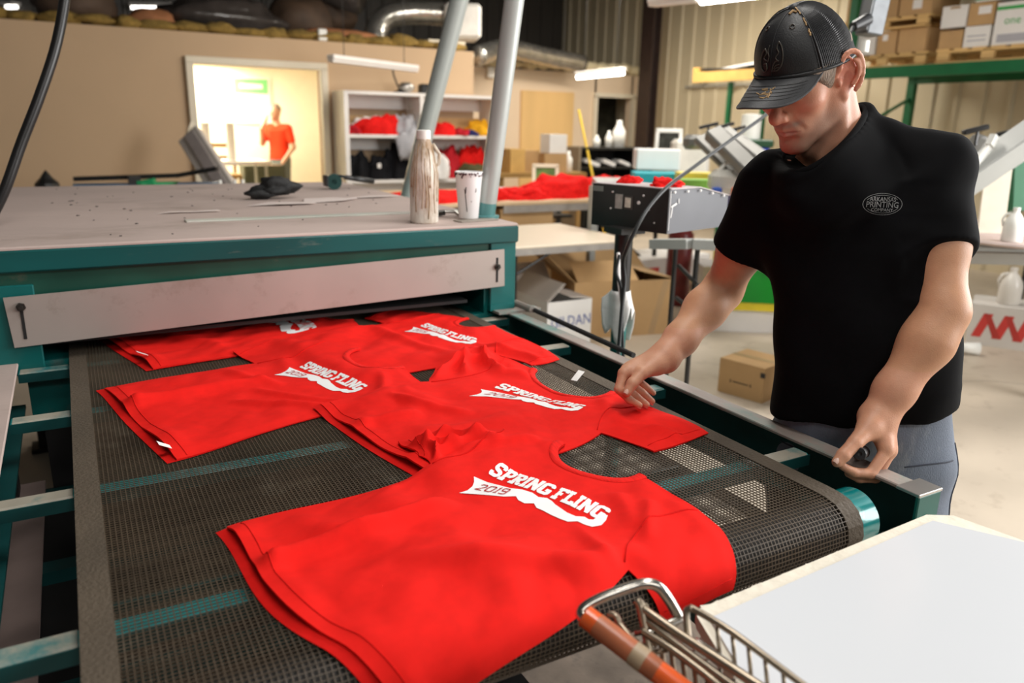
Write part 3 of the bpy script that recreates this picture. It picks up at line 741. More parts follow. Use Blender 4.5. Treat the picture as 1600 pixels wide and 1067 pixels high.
make_tee('red printed shirt in the middle of the belt under the man\'s hand, with standing tag', dict(hf=(.418, 1.563), uf=(.67, 1.625), sbf=(.772, 1.725), stf=(.906, 1.814), nf=(.975, 1.62), nb=(.93, 1.40), nn=(1.05, 1.385), shn=(1.069, 1.250), stn=(1.088, 1.096), sbn=(.922, 1.058), un=(.88, 1.186), pS=(.851, 1.532), pG=(.933, 1.323)), 11.9,
         [(-.25, .42, -.37, .50, .018, .020), (-.22, .52, -.40, .50, .013, .018), (-.16, .60, -.38, .57, .014, .020), (-.30, .62, -.34, .46, .012, .014), (-.2, .45, .05, .40, .03, .008), (-.09, .66, -.2, .56, .018, .013), (.1, .64, .27, .47, .018, .009), (.3, .5, .4, .47, .015, .009), (0, .1, .1, .35, .03, .009), (-.12, -.06, -.08, .2, .014, .012), (.10, -.06, .12, .22, .016, .010), (-.2, .2, .0, .3, .02, .010)], tags=[(.004, .695, .004, .035)])
make_tee('red printed shirt nearest the camera, its near sleeve draped over the front roller', dict(hf=(.150, 1.138), hm=(.170, .885), uf=(.496, 1.184), sbf=(.515, 1.205), stf=(.480, 1.305), shf=(.71, 1.27), nf=(.772, 1.157), nb=(.743, 1.059), nn=(.829, .998), shn=(.83, .84), stn=(.80, .697), sbn=(.67, .675), un=(.624, .762), pS=(.61, 1.115), pG=(.694, .898)), 15.2,
         [(-.11, -.08, -.07, .37, .015, .024), (-.145, -.06, -.10, .30, .014, -.006), (-.22, .10, -.02, .20, .03, .008), (.02, .16, .22, .40, .022, .012), (.12, .46, .235, .40, .014, .012), (.16, .62, .235, .50, .013, .010), (-.06, .40, -.01, .52, .03, .006), (-.25, .44, -.35, .50, .016, .020), (-.24, .54, -.41, .49, .012, .018), (-.18, .60, -.38, .56, .012, .020), (-.22, .64, -.30, .46, .012, .016), (-.30, .62, -.36, .46, .010, .014), (-.14, .68, -.24, .52, .015, .014), (-.05, .30, .18, .22, .04, .007), (.0, .02, .03, .3, .03, .008), (.05, .05, .12, .38, .05, .010), (.10, .60, .2, .52, .02, .010), (.2, .32, .23, .48, .025, .010), (-.2, .25, .02, .36, .05, .009)])
# ================================================================== the man at the belt
def at(x, y, d):
    # point d metres deep on the line of sight of photograph pixel (x, y)
    p = f_+r_*((x-800)/1215.2)-u_*((y-533.5)/1215.2)
    return np.array([p.x*d, p.y*d, 1.5+p.z*d])
man = thing('person', (1.42, .99, 0), 'man in black cap and black t-shirt leaning over the belt', 'person')
yw, tl, ro = rad(-10.02), rad(32.6), rad(-.5)
fh = np.array([-math.cos(yw), math.sin(yw), 0]); zz = np.array([0, 0, 1.])
ey = fh*math.cos(tl)-zz*math.sin(tl); ez = zz*math.cos(tl)+fh*math.sin(tl); ex = np.cross(ey, ez)
HMx = np.array([ex, ey, ez]); HO = np.array([1.2549, 1.0998, 1.5968]); HS_ = .94
def hp(x, y, z): return HO+HS_*(np.array([x, y, z]) @ HMx)
B = SDF()
def hc(a, b, ra, rb, k=.012, op='u'): B.cone(hp(*a), hp(*b), ra*HS_, rb*HS_, k, op)
def he(c, r, k=.02, op='u', M=None): B.ell(hp(*c), np.array(r)*HS_, HMx if M is None else M @ HMx, k, op)
SL, SR = np.array([1.472, .951, 1.436]), np.array([1.277, 1.175, 1.388])
EL, WL = at(1473, 487, 1.46), at(1372, 652, 1.465)
ER, WR = at(1128, 455, 1.80), at(1040, 557, 1.705)
PEL = np.array([1.416, .981, .92]); ft = np.array([-.77, -.64, 0]); tlx = np.array([.64, -.77, 0])
NB = at(1304, 226, 1.555)
RL, RRt, RF_ = at(1352, 173, 1.535), at(1222, 238, 1.60), at(1264, 261, 1.452)
# torso under the clothes
B.loft([(.80, 1.42, .985, .15, .105), (.92, 1.416, .981, .155, .11), (1.08, 1.405, 1.0, .14, .10), (1.28, 1.39, 1.035, .155, .105), (1.40, 1.385, 1.055, .13, .085)], tlx, ft, .05)
B.cone(NB-zz*.09-ft*.03, SL, .04, .050, .04); B.cone(NB-zz*.09-ft*.03, SR, .04, .050, .04)
# neck
B.cone(hp(0, -.035, -.04), NB-ft*.012, .052, .053, .03); B.cone(NB-ft*.012, NB-ft*.02-zz*.09, .053, .05, .03)
B.cone(hp(0, -.004, -.072), NB+ft*.018-zz*.005, .033, .040, .025)
for s in (-1, 1):
    B.cone(hp(s*.062, -.02, -.035), NB+ft*.044-tlx*s*.018-zz*.03, .012, .009, .018)
    B.cone(hp(s*.040, -.055, -.05), NB-tlx*s*.036-ft*.035-zz*.05, .020, .022, .03)
hc((0, .052, -.125), (0, .045, -.14), .012, .012, .018)
# head
he((0, -.015, .045), (.077, .100, .088), .03); he((0, .03, .03), (.066, .067, .064), .03)
he((0, .045, -.030), (.057, .050, .066), .03)
for s in (-1, 1):
    hc((s*.051, .006, -.058), (s*.016, .077, -.103), .019, .016, .022)
    hc((s*.056, .0, -.01), (s*.052, .006, -.058), .016, .019, .02)
    he((s*.045, .062, -.010), (.021, .021, .017), .022)
    hc((s*.046, .076, .034), (s*.012, .094, .030), .010, .010, .014)
he((0, .078, -.102), (.022, .019, .018), .018); he((0, .078, -.056), (.034, .022, .030), .02)
for s in (-1, 1): he((s*.034, .102, .012), (.018, .013, .012), .014, 's')
for s in (-1, 1): hc((s*.033, .082, .012), (s*.033, .082, .012), .0135, .0135, .004)
for s in (-1, 1): hc((s*.042, .0945, .006), (s*.025, .0975, .006), .0022, .0022, .002, 's')
hc((0, .090, .024), (0, .117, -.012), .0075, .0105, .013); hc((0, .121, -.020), (0, .119, -.021), .0122, .0122, .010)
for s in (-1, 1):
    hc((s*.0135, .106, -.027), (s*.0125, .110, -.024), .0085, .0085, .008)
    hc((s*.007, .114, -.036), (s*.008, .108, -.034), .0036, .004, .003, 's')
    hc((s*.021, .1045, -.026), (s*.037, .087, -.064), .0040, .0026, .007, 's')
    hc((s*.023, .0895, -.0605), (s*.003, .1010, -.0555), .0042, .0056, .006)
    hc((s*.020, .0885, -.0665), (0, .0980, -.0685), .0042, .0066, .006)
    hc((s*.027, .092, -.064), (0, .106, -.0618), .0014, .0020, .0025, 's')
    hc((s*.018, .098, -.080), (0, .1005, -.079), .003, .004, .008, 's')
    # ears
    def ep(a, rr=1., o=0.):   # point on the ear rim; a = 0 front, going up and back
        y = -.012+.023*rr*math.cos(a)-.004*math.sin(a); z = .004+.041*rr*math.sin(a)
        return (s*(.0775+.55*max(0, .012-y)+o), y, z)
    Er = np.array([[.86, s*.50, 0], [-s*.50, .86, 0], [0, 0, 1]])
    he((s*.0835, -.013, .004), (.0055, .021, .037), .008, 'u', Er)
    he((s*.092, -.006, -.004), (.011, .0115, .015), .004, 's'); he((s*.094, -.012, .022), (.007, .008, .010), .004, 's')
    B.chain([hp(*ep(a, 1., .002)) for a in np.linspace(.45, 4.4, 14)], [.0045]*14, .003)
    B.chain([hp(*ep(a, .58, .004)) for a in np.linspace(1.9, 4.6, 8)], [.0036]*8, .004)
    he((s*.0795, -.002, -.036), (.0055, .010, .012), .008); he((s*.079, .010, -.006), (.0055, .006, .009), .005)
    hc((s*.076, .012, .012), ep(.45, 1., .002), .004, .0045, .006)
# arms
def arm(S, E, Wr, out, fw):
    B.cone(S, S+(E-S)*.55, .058, .050, .03); B.cone(S+(E-S)*.5, E, .050, .0415, .03)
    d = Wr-E
    B.cone(E, E+d*.28+out*.004, .0415, .0440, .03); B.cone(E+d*.28+out*.004, E+d*.75, .0440, .0345, .03); B.cone(E+d*.75, Wr, .0345, .0285, .025)
    B.cone(Wr-fw*.008, Wr+fw*.008, .0265, .0265, .02)
arm(SL, EL, WL, np.array([.6, -.8, 0]), np.array(r_)*1.); arm(SR, ER, WR, np.array([-.4, .8, 0]), np.array(u_)*1.)
def hand(Wp, fingers, thumb, palm_r=.0165, rs=((.0112, .0100, .0088, .0074), (.0114, .0102, .0090, .0076), (.0108, .0097, .0086, .0072), (.0098, .0086, .0076, .0064))):
    for fi, r in zip(fingers, rs):
        P = [at(*q) for q in fi]
        B.cone(Wp, P[0]+(Wp-P[0])*.12, .022, palm_r*.86, .016)
        B.cone(P[0]+(Wp-P[0])*.25, P[0], palm_r*.82, r[0]*1.08, .010)
        B.chain(P, r, .0035)
    T = [at(*q) for q in thumb]
    B.cone(Wp, T[0], .022, .019, .02); B.cone(T[0], T[1], .0185, .0138, .014); B.chain(T[1:], [.0132, .0122, .0098], .004)
    return T
LF = [[(1385, 704, 1.435), (1360, 740, 1.425), (1334, 738, 1.417), (1316, 728, 1.413)], [(1390, 706, 1.455), (1368, 746, 1.447), (1343, 747, 1.44), (1326, 740, 1.437)],
      [(1389, 702, 1.475), (1371, 741, 1.468), (1348, 745, 1.463), (1334, 738, 1.461)], [(1384, 695, 1.492), (1369, 731, 1.488), (1351, 735, 1.484), (1340, 729, 1.482)]]
LT = [(1358, 668, 1.442), (1336, 692, 1.418), (1318, 711, 1.408), (1308, 722, 1.405)]
hand(WL, LF, LT)
RF = [[(974, 583, 1.660), (967, 608, 1.650), (983, 624, 1.655), (999, 633, 1.66)], [(979, 578, 1.680), (975, 604, 1.675), (993, 619, 1.680), (1010, 632, 1.685)],
      [(986, 575, 1.700), (985, 599, 1.700), (1003, 613, 1.705), (1019, 627, 1.71)], [(994, 573, 1.718), (995, 592, 1.720), (1009, 604, 1.724), (1021, 614, 1.728)]]
RT = [(1026, 570, 1.680), (1003, 583, 1.652), (988, 599, 1.637), (980, 613, 1.632)]
hand(WR, RF, RT)
P, Q = B.mesh(.0026, (.85, .55, .78), (1.75, 1.55, 1.80), relax=2)
# natural skin colouring, as variations of the skin itself
L = ((P-HO) @ HMx.T)/HS_
base = np.array([.56, .285, .160]); col = np.tile(base, (len(P), 1))
def mixc(c, w): 
    global col
    w = np.clip(w, 0, 1)[:, None]; col = col*(1-w)+np.array(c)*w
def gs(c, r): return np.exp(-(((L-np.array(c))/np.array(r))**2).sum(1))
hd = np.exp(-np.maximum(np.linalg.norm(P-HO, axis=1)-.15, 0)/.02)
mixc((.66, .27, .19), hd*.35)
mixc((.66, .22, .15), gs((0, .118, -.02), (.02, .02, .018))*.75)
for s in (-1, 1):
    mixc((.68, .24, .17), gs((s*.045, .07, -.015), (.025, .03, .022))*.6); mixc((.72, .25, .18), gs((s*.085, -.012, .005), (.02, .03, .045))*.75)
    mixc((.20, .15, .11), gs((s*.032, .092, .038), (.020, .02, .0055))*.7)
mixc((.50, .20, .17), np.maximum.reduce([gs((x, .096, -.0625), (.011, .02, .0075)) for x in (-.014, 0, .014)])*.8)
mixc((.33, .25, .20), np.maximum.reduce([gs((x, .095, -.046), (.012, .02, .0065)) for x in (-.024, -.012, 0, .012, .024)])*.85)
mixc((.36, .27, .22), np.clip(gs((0, .07, -.105), (.06, .05, .035))+gs((-.05, .02, -.07), (.03, .05, .03))+gs((.05, .02, -.07), (.03, .05, .03)), 0, 1)*.60)
mixc((.64, .30, .21), ((P[:, 2] < 1.08) & (hd < .2))*.35)
m_skin = bpy.data.materials.new('skin'); m_skin.use_nodes = True
nt = m_skin.node_tree; bs = nt.nodes['Principled BSDF']; bs.inputs['Roughness'].default_value = .5; bs.inputs['Subsurface Weight'].default_value = .12; bs.inputs['Subsurface Radius'].default_value = (.01, .004, .002); bs.inputs['Specular IOR Level'].default_value = .45
an = nt.nodes.new('ShaderNodeAttribute'); an.attribute_name = 'tint'
tcn = nt.nodes.new('ShaderNodeTexCoord'); nn = nt.nodes.new('ShaderNodeTexNoise'); nn.inputs['Scale'].default_value = 60; nn.inputs['Detail'].default_value = 4; nt.links.new(tcn.outputs['Object'], nn.inputs[0])
mxn = nt.nodes.new('ShaderNodeMix'); mxn.data_type = 'RGBA'; mxn.blend_type = 'OVERLAY'; mxn.inputs['Factor'].default_value = .12
nt.links.new(an.outputs['Color'], mxn.inputs['A']); nt.links.new(nn.outputs[0], mxn.inputs['B']); nt.links.new(mxn.outputs['Result'], bs.inputs['Base Color'])
n2 = nt.nodes.new('ShaderNodeTexNoise'); n2.inputs['Scale'].default_value = 420; nt.links.new(tcn.outputs['Object'], n2.inputs[0]); bpn = nt.nodes.new('ShaderNodeBump'); bpn.inputs['Strength'].default_value = .16; bpn.inputs['Distance'].default_value = .003; nt.links.new(n2.outputs[0], bpn.inputs['Height']); nt.links.new(bpn.outputs[0], bs.inputs['Normal'])
np_mesh('body', P, Q, m_skin, man, color=col)
# eyes, almost hidden under the brim
m_eye = pmat('eye_white', (.75, .70, .66), .2, var=.02); m_iris = pmat('iris', (.06, .07, .08), .15)
for s in (-1, 1):
    b = MB(); c = hp(s*.033, .0822, .0118); b.lathe(c-ey*.0118, [(.0, 0), (.007, .002), (.0115, .009), (.0118, .0118), (.0105, .017), (.007, .0213), (0, .0236)], 16, ey); e = b.build('eye', m_eye, man, smooth=True)
    b = MB(); b.lathe(c+ey*.0108-ez*.003, [(.0055, 0), (.0045, .0012), (0, .0016)], 14, ey-ez*.25); b.build('iris', m_iris, e)
# finger nails
m_nail = pmat('finger_nail', (.72, .47, .38), .3, var=.04)
def nail(p0, p1, r, out):
    a, c = Vector(at(*p0)), Vector(at(*p1)); d = (c-a).normalized(); o = Vector(out); o = (o-d*o.dot(d)).normalized(); w = d.cross(o)
    ctr = c-d*.001+o*(r*.93)
    b = MB(); b.grid(lambda u, v: tuple(ctr+d*((v-.45)*.0125)+w*((u-.5)*.0105*(1-.25*abs(v-.5)))-o*(.0026*(2*u-1)**2+.0006*(2*v-1)**2)+o*.0006), 7, 6); b.build('finger_nail', m_nail, man, smooth=True)
nail(LT[2], LT[3], .0105, -Vector(f_)*.8+Vector(u_)*.6-Vector(r_)*.35); nail(RT[2], RT[3], .0105, -Vector(f_)*.9-Vector(r_)*.45)
for q in RF[:3]: nail(q[2], q[3], .0078, -Vector(r_)*.6-Vector(u_)*.7-Vector(f_)*.2)
# hair below the cap
m_hair = pmat('greying_hair', (.26, .19, .14), .7, var=.45, scale=260, bump=.6, bscale=380, stretch=(1, 1, .25))
S_ = SDF(); S_.ell(hp(0, -.016, .042), np.array([.0838, .1060, .089])*HS_, HMx, .01); S_.ell(hp(0, .030, .030), np.array([.0755, .074, .070])*HS_, HMx, .02)
S_.plane(hp(0, .040, 0), -(hp(0, .040, 0)-hp(0, .0, .03))*-1., .01)
S_.plane(hp(0, -.02, .002), -(ez*1.0)+ey*-.55, .01); S_.plane(hp(0, 0, .055), ez, .01)
for s in (-1, 1): S_.ell(hp(s*.088, -.008, .0), np.array([.03, .026, .044])*HS_, HMx, .006, 's')
hP, hQ = S_.mesh(.0035, (1.05, .9, 1.45), (1.5, 1.35, 1.80), relax=1)
np_mesh('hair', hP, hQ, m_hair, man)

# ------------------------------------------------------------------ t-shirt
m_tee = pmat('black_cotton', (.0022, .0022, .0028), .9, var=.2, scale=30, bump=.06, bscale=700, spec=.12)
T = SDF(); T.cuts = []
def _cut(e, d, L):
    def f(P):
        q = P-e; a = q@d; rr = np.linalg.norm(q-a[:, None]*d, axis=1)
        return np.maximum(rr-.12, np.maximum(.002-a, a-L))
    return f
for S0, E0, fr in ((SL, EL, .56), (SR, ER, .57)):
    d = E0-S0; e = S0+d*fr; d = d/np.linalg.norm(d)
    T.cone(S0, e+d*.03, .0635, .0665, .035)
    T.p.append((_cut(e, d, .14), e+d*.07, .16, .003, 's')); T.cone(e-d*.020, e+d*.05, .0505, .0555, .003, 's'); T.cuts.append((e, d))
T.loft([(.825, 1.408, .975, .180, .132), (.92, 1.406, .985, .178, .130), (1.02, 1.407, .986, .180, .131), (1.15, 1.400, 1.005, .178, .126), (1.28, 1.388, 1.032, .180, .120), (1.36, 1.383, 1.047, .172, .112), (1.41, 1.381, 1.055, .150, .095)], tlx, ft, .06, n=2.5)
MID = (SL+SR)/2
T.cone(RL-zz*.030-ft*.012, SL, .030, .064, .04); T.cone(RRt-zz*.034-ft*.01, SR, .034, .063, .04)
T.cone(RF_-zz*.052-ft*.045, MID-zz*.08, .055, .10, .05); T.cone(RL*.5+RRt*.5-ft*.06-zz*.03, MID-ft*.04-zz*.06, .05, .08, .05)
YK = len(T.p)
# pulled creases from armpits and across the belly
rg = np.random.default_rng(4)
def tdisp(Pq):
    q = Pq*np.array([1, 1, .55]); u = (Pq[:, 0]*tlx[0]+Pq[:, 1]*tlx[1])
    w = np.sin(u*46+Pq[:, 2]*21+2.2*np.sin(Pq[:, 2]*9))*.0022+np.sin(Pq[:, 2]*38+u*13+1.5*np.sin(u*12))*.0016+np.sin(u*88-Pq[:, 2]*35)*.0008
    fade = np.ones(len(Pq))
    for e, d in T.cuts: fade *= np.clip(np.abs((Pq-e)@d)/.03+(np.linalg.norm(Pq-e, axis=1) > .1), 0, 1)
    return w*fade
h1_, h2_, h3_ = at(1213, 640, 1.69), at(1295, 684, 1.57), at(1490, 603, 1.58)
T.plane(h2_+zz*.028, -(zz-tlx*.18), .006)
nk_ax = (hp(0, -.02, -.03)-NB); nk_ax /= np.linalg.norm(nk_ax)
rc = (RL+RRt)/2; hw = (RL-RRt)/2; rf = RF_-rc
def ring(t): 
    c, s = math.cos(t), math.sin(t)
    return rc+hw*c+(rf*s if s > 0 else (-rf/np.linalg.norm(rf)*.055+zz*.012)*(-s))
for t in np.linspace(0, 2*math.pi, 30, endpoint=False):
    q = rc+(ring(t)-rc)*.72; T.cone(q-nk_ax*.002, q+nk_ax*.06+(ring(t)-rc)*.12, .019, .024, .008, 's')
T.cone(rc+nk_ax*.0, rc+nk_ax*.12, .052, .06, .010, 's')
yk = SDF()
for t in np.linspace(0, 2*math.pi, 64, endpoint=False):
    o_t = ring(t)-rc; o_t = o_t/np.linalg.norm(o_t); q = ring(t)-nk_ax*.010+o_t*.004
    tgt = MID-zz*.075+tlx*(o_t@tlx)*.10+ft*((o_t@ft)*.085)
    yk.cone(q, q*.35+tgt*.65, .0075, .048, .014)
T.p[YK:YK] = yk.p
tP, tQ = T.mesh(.0042, (1.0, .60, .78), (1.75, 1.50, 1.62), disp=tdisp, relax=2)
tee = np_mesh('t_shirt', tP, tQ, m_tee, man)
b = MB(); b.tube([ring(t)-nk_ax*.004 for t in np.linspace(0, 2*math.pi, 48, endpoint=False)], .0068, 10, closed=True); b.build('collar', m_tee, tee, smooth=True)
from mathutils.bvhtree import BVHTree
bv = BVHTree.FromPolygons([Vector(p) for p in tP], [tuple(q) for q in tQ])
m_logo = pmat('faded_grey_ink', (.22, .22, .22), .8, var=.3, scale=60)
lc = Vector(at(1379, 319, 1.45)); ln = Vector(-at(1379, 319, 1)+np.array([0, 0, 1.5])).normalized()
lx = (Vector(tlx)+Vector((0, 0, .02))).normalized(); lx = (lx-ln*lx.dot(ln)).normalized(); ly = ln.cross(lx)
if ly.z < 0: ly = -ly
def onshirt(x, y):
    o = lc+lx*x+ly*y+ln*.25; h = bv.ray_cast(o, -ln)
    return (h[0]+ln*.0016) if h[0] is not None else (lc+lx*x+ly*y)
lv, lf = [], []
def lput(body, size, y, sq):
    v, f = text_mesh(body, size); o = len(lv); lv.extend([onshirt(p.x*sq, p.y+y) for p in v]); lf.extend([tuple(i+o for i in q) for q in f])
lput('ARKANSAS', .0115, .0085, .78); lput('PRINTING', .0150, -.0015, .82); lput('COMPANY', .0085, -.0108, .9)
for rx, ry in ((.0335, .0200), (.0295, .0165)):
    n = 44
    for i in range(n):
        a, c = 2*math.pi*i/n, 2*math.pi*(i+1)/n
        if rx < .03 and abs(math.cos(a)) > .86: continue
        o = len(lv); k = 1-.0009/rx
        lv.extend([onshirt(rx*math.cos(a), ry*math.sin(a)), onshirt(rx*math.cos(c), ry*math.sin(c)), onshirt(rx*k*math.cos(c), ry*k*math.sin(c)), onshirt(rx*k*math.cos(a), ry*k*math.sin(a))]); lf.append((o, o+1, o+2, o+3))
link_mesh('chest_logo', lv, lf, m_logo, tee)

# ------------------------------------------------------------------ jeans and shoes
m_jean = pmat('faded_denim', (.15, .18, .235), .8, var=.35, scale=7, bump=.25, bscale=500, dirt=(.36, .39, .43), dirt_amt=.40, dirt_scale=9, stretch=(1, 1, .45))
J = SDF()
J.loft([(.74, 1.42, .985, .168, .122), (.84, 1.417, .983, .172, .124), (.92, 1.414, .982, .170, .122), (1.06, 1.404, .990, .150, .104)], tlx, ft, .05)
HLp, HRp = PEL+tlx*.088-zz*.10, PEL-tlx*.088-zz*.10
for Hh, dx in ((HLp, 1), (HRp, -1)):
    kn = Hh+np.array([.02, .0, -.36])+tlx*.012*dx-ft*-.01; an_ = kn+np.array([.035, .01, -.36])
    J.cone(Hh, kn, .096, .072, .04); J.cone(kn, an_, .072, .066, .03)
def jdisp(Pq):
    u = Pq[:, 0]*tlx[0]+Pq[:, 1]*tlx[1]
    return np.sin(Pq[:, 2]*46+u*20)*.0022+np.sin(u*70-Pq[:, 2]*23)*.0014
jP, jQ = J.mesh(.007, (1.1, .65, .0), (1.8, 1.35, 1.10), disp=jdisp, relax=1)
jeans = np_mesh('jeans', jP, jQ, m_jean, man)
m_stitch = pmat('denim_seam', (.05, .06, .085), .8)
jb = BVHTree.FromPolygons([Vector(p) for p in jP], [tuple(q) for q in jQ])
def onj(p):
    c = Vector((PEL[0], PEL[1], p[2])); d = (Vector(p)-c).normalized(); h = jb.ray_cast(c+d*.6, -d); return h[0] if h[0] is not None else Vector(p)
def jseam(pts, r):
    b = MB(); b.tube([onj(p) for p in pts], r, 6); b.build('seam', m_stitch, jeans)
jseam([PEL+tlx*(.30)+ft*.05+zz*(-.02-.022*i) for i in range(18)], .0022)
jseam([PEL+tlx*(.30*math.cos(t))+ft*(.30*math.sin(t))+zz*(-.055+.01*math.sin(3*t)) for t in np.linspace(.35, 1.0, 12)], .0018)
jseam([PEL+ft*.3+zz*(-.03-.02*i) for i in range(7)], .0022)
jseam([PEL-tlx*(.30*math.cos(t))+ft*(.30*math.sin(t))+zz*(-.055) for t in np.linspace(.35, 1.0, 12)], .0018)
for Hh, dx in ((HLp, 1), (HRp, -1)):
    an_ = Hh+np.array([.055, .01, -.72])+tlx*.012*dx
    s_ = SDF(); a0 = an_*np.array([1, 1, 0])
    s_.cone(a0+zz*.05-ft*.05, a0+zz*.045+ft*.12, .045, .040, .03); s_.cone(a0+zz*.09-ft*.02, a0+zz*.06+ft*.03, .05, .045, .03); s_.plane((0, 0, .0), (0, 0, -1), .004)
    sP, sQ = s_.mesh(.007, a0-.3, a0+.3, relax=1)
    np_mesh('shoe', sP, sQ, pmat('worn_brown_boot', (.10, .065, .04), .6, var=.25), man)

# ------------------------------------------------------------------ baseball cap
m_cap = pmat('charcoal_cap_cotton', (.034, .034, .037), .55, var=.3, scale=18, bump=.12, bscale=500, dirt=(.30, .19, .09), dirt_amt=.20, dirt_scale=26, spec=.4)
m_capf = pmat('black_cap_cotton', (.011, .011, .012), .5, var=.3, scale=18, bump=.12, bscale=420, spec=.42)
m_capm = pmat('black_cap_mesh', (.016, .016, .018), .5, var=.2, scale=20, spec=.35)
m_emb = pmat('black_embroidery', (.055, .048, .038), .35, var=.3, scale=90)
def cap_pt(t, k, off=0.):
    # t: 0 = front, pi = back, running to his left; k 0 rim .. 1 top
    x = -math.sin(t); y = math.cos(t)
    a, bq = .0865, (.112 if y > 0 else .108)
    zr = .029+.027*y-.004*x*x; ztop = .146
    ph = k*math.pi/2
    ex_ = .80 if y > 0 else .92
    c = max(math.cos(ph), 0)**ex_; s = math.sin(ph)**1.05
    n = Vector((x/a*c, y/bq*c, s/.12)).normalized()
    return hp(x*a*c+n.x*off, -.012+y*bq*c-.018*s*s*0+n.y*off, zr+(ztop-zr)*s+n.z*off)
def cap_panel(name, t0, t1, mat, nu=30):
    b = MB(); nv = 18
    b.grid(lambda u, v: tuple(cap_pt(t0+(t1-t0)*u, v)), nu, nv); b.grid(lambda u, v: tuple(cap_pt(t1+(t0-t1)*u, v, -.0022)), nu, nv)
    o = b.build(name, mat, CAP, smooth=True); return o
CAP = None; TS = 1.02
capb = MB(); capb.grid(lambda u, v: tuple(cap_pt(-TS+2*TS*u, v)), 40, 18); capb.grid(lambda u, v: tuple(cap_pt(TS-2*TS*u, v, -.0022)), 40, 18)
CAP = capb.build('cap', m_capf, man, smooth=True)
def strip(t0, t1, nst):   # raised open-weave strands on the rear panels
    b = MB()
    for i in range(nst+1):
        t = t0+(t1-t0)*i/nst; b.tube([cap_pt(t, k, .0008) for k in np.linspace(0, .96, 14)], .00085, 4, caps=False)
    for k in np.linspace(.03, .93, 40):
        b.tube([cap_pt(t0+(t1-t0)*u, k, .0004) for u in np.linspace(0, 1, 26)], .0007, 4, caps=False)
    return b
strip(TS+.02, 2*math.pi-TS-.02, 110).build('mesh_panel', m_capm, CAP, kind='stuff')
b = MB(); b.grid(lambda u, v: tuple(cap_pt(TS+(2*math.pi-2*TS)*u, v, -.0012)), 40, 16); b.build('mesh_backing', pmat('cap_lining', (.006, .006, .007), .7), CAP, smooth=True)
for t in (TS, -TS, 0.):
    b = MB(); b.tube([cap_pt(t, k, .0006) for k in np.linspace(0, .98, 20)], .0018 if abs(t) > 1 else .0009, 6); b.build('panel_seam', m_capf, CAP, smooth=True)
    if abs(t) > 1:
        for dt in (-.05, .05):
            b = MB(); b.tube([cap_pt(t+dt, k, .0004) for k in np.linspace(0, .95, 20)], .0006, 4); b.build('stitch_line', m_cap, CAP)
b = MB(); b.lathe(cap_pt(0, 1)-ez*.002, [(.010, 0), (.0098, .003), (.007, .006), (0, .0075)], 16, ez); b.build('button', m_cap, CAP, smooth=True)
b = MB(); b.tube([cap_pt(t, .025, .0012) for t in np.linspace(0, 2*math.pi, 60, endpoint=False)], .0035, 6, closed=True); b.build('sweatband', m_capf, CAP, smooth=True)
for t, k in ((.56, .66), (-.56, .66)):
    c = cap_pt(t, k, .0006); n = Vector(cap_pt(t, k, .01)-c).normalized(); b = MB(); q = n.orthogonal().normalized(); w = n.cross(q)
    b.tube([Vector(c)+(q*math.cos(a)+w*math.sin(a))*.0042 for a in np.linspace(0, 2*math.pi, 12, endpoint=False)], .0012, 6, closed=True); b.build('eyelet', m_emb, CAP, smooth=True)
# brim
def brim_pt(u, v, off=0.):
    t = (u-.5)*2*1.02; c = Vector(cap_pt(t, .0)); y = math.cos(t)
    s = u*2-1
    ext = .094*(1-abs(s)**2.4)**.6
    fr_ = ext/.094*v; drop = .004*fr_-.010*fr_*fr_-.050*(s*s)*fr_
    q = c+Vector(ey)*(ext*v*HS_)+Vector(ez)*(drop*HS_+off)+Vector(ex)*(s*.010*v*0)
    return tuple(q)
b = MB(); b.grid(lambda u, v: brim_pt(u, v, .0016), 44, 14); b.grid(lambda u, v: brim_pt(1-u, v, -.0016), 44, 14)
e1 = [brim_pt(u, 1, .0) for u in np.linspace(.0, 1, 44)]; b.tube(e1, .0021, 6)
brim = b.build('brim', m_cap, CAP, smooth=True)
for vv in (.32, .44, .56, .68, .80):
    b = MB(); b.tube([brim_pt(u, vv, .0019) for u in np.linspace(.10, .90, 40)], .00055, 4); b.build('stitch_line', m_capf, brim)
# embroidered curling plumes on the front panel
def emb(pts, r=.0013):
    b = MB(); b.tube([cap_pt(t, k, .0012) for t, k in pts], r, 6); b.build('embroidery', m_emb, CAP, smooth=True)
def spl(pts, n=26):
    P = np.array(pts); tt = np.linspace(0, len(P)-1, n); out = []
    for t in tt:
        i = min(int(t), len(P)-2); f = t-i; p0, p1, p2, p3 = P[max(i-1, 0)], P[i], P[i+1], P[min(i+2, len(P)-1)]
        out.append(.5*((2*p1)+(-p0+p2)*f+(2*p0-5*p1+4*p2-p3)*f*f+(-p0+3*p1-3*p2+p3)*f**3))
    return out
emb(spl([(.18, .50), (.26, .44), (.30, .34), (.27, .22), (.17, .14), (.08, .13)])); emb(spl([(.18, .50), (.15, .42), (.20, .36), (.13, .30), (.19, .25)]), .001)
emb(spl([(.02, .12), (.06, .20), (.12, .25), (.20, .26)]), .001); emb(spl([(.05, .12), (.12, .16), (.2, .17)]), .001); emb(spl([(.07, .16), (.13, .20), (.21, .21)]), .0009)
emb(spl([(-.20, .42), (-.28, .36), (-.31, .26), (-.27, .16), (-.17, .12), (-.10, .16), (-.12, .23), (-.18, .22)])); emb(spl([(-.20, .42), (-.14, .36), (-.20, .30), (-.12, .27)]), .001)
emb(spl([(-.08, .46), (-.10, .38), (-.05, .32), (-.08, .25)]), .001)
m_worn = pmat('worn_cap_thread', (.36, .23, .11), .8, var=.4, scale=120)
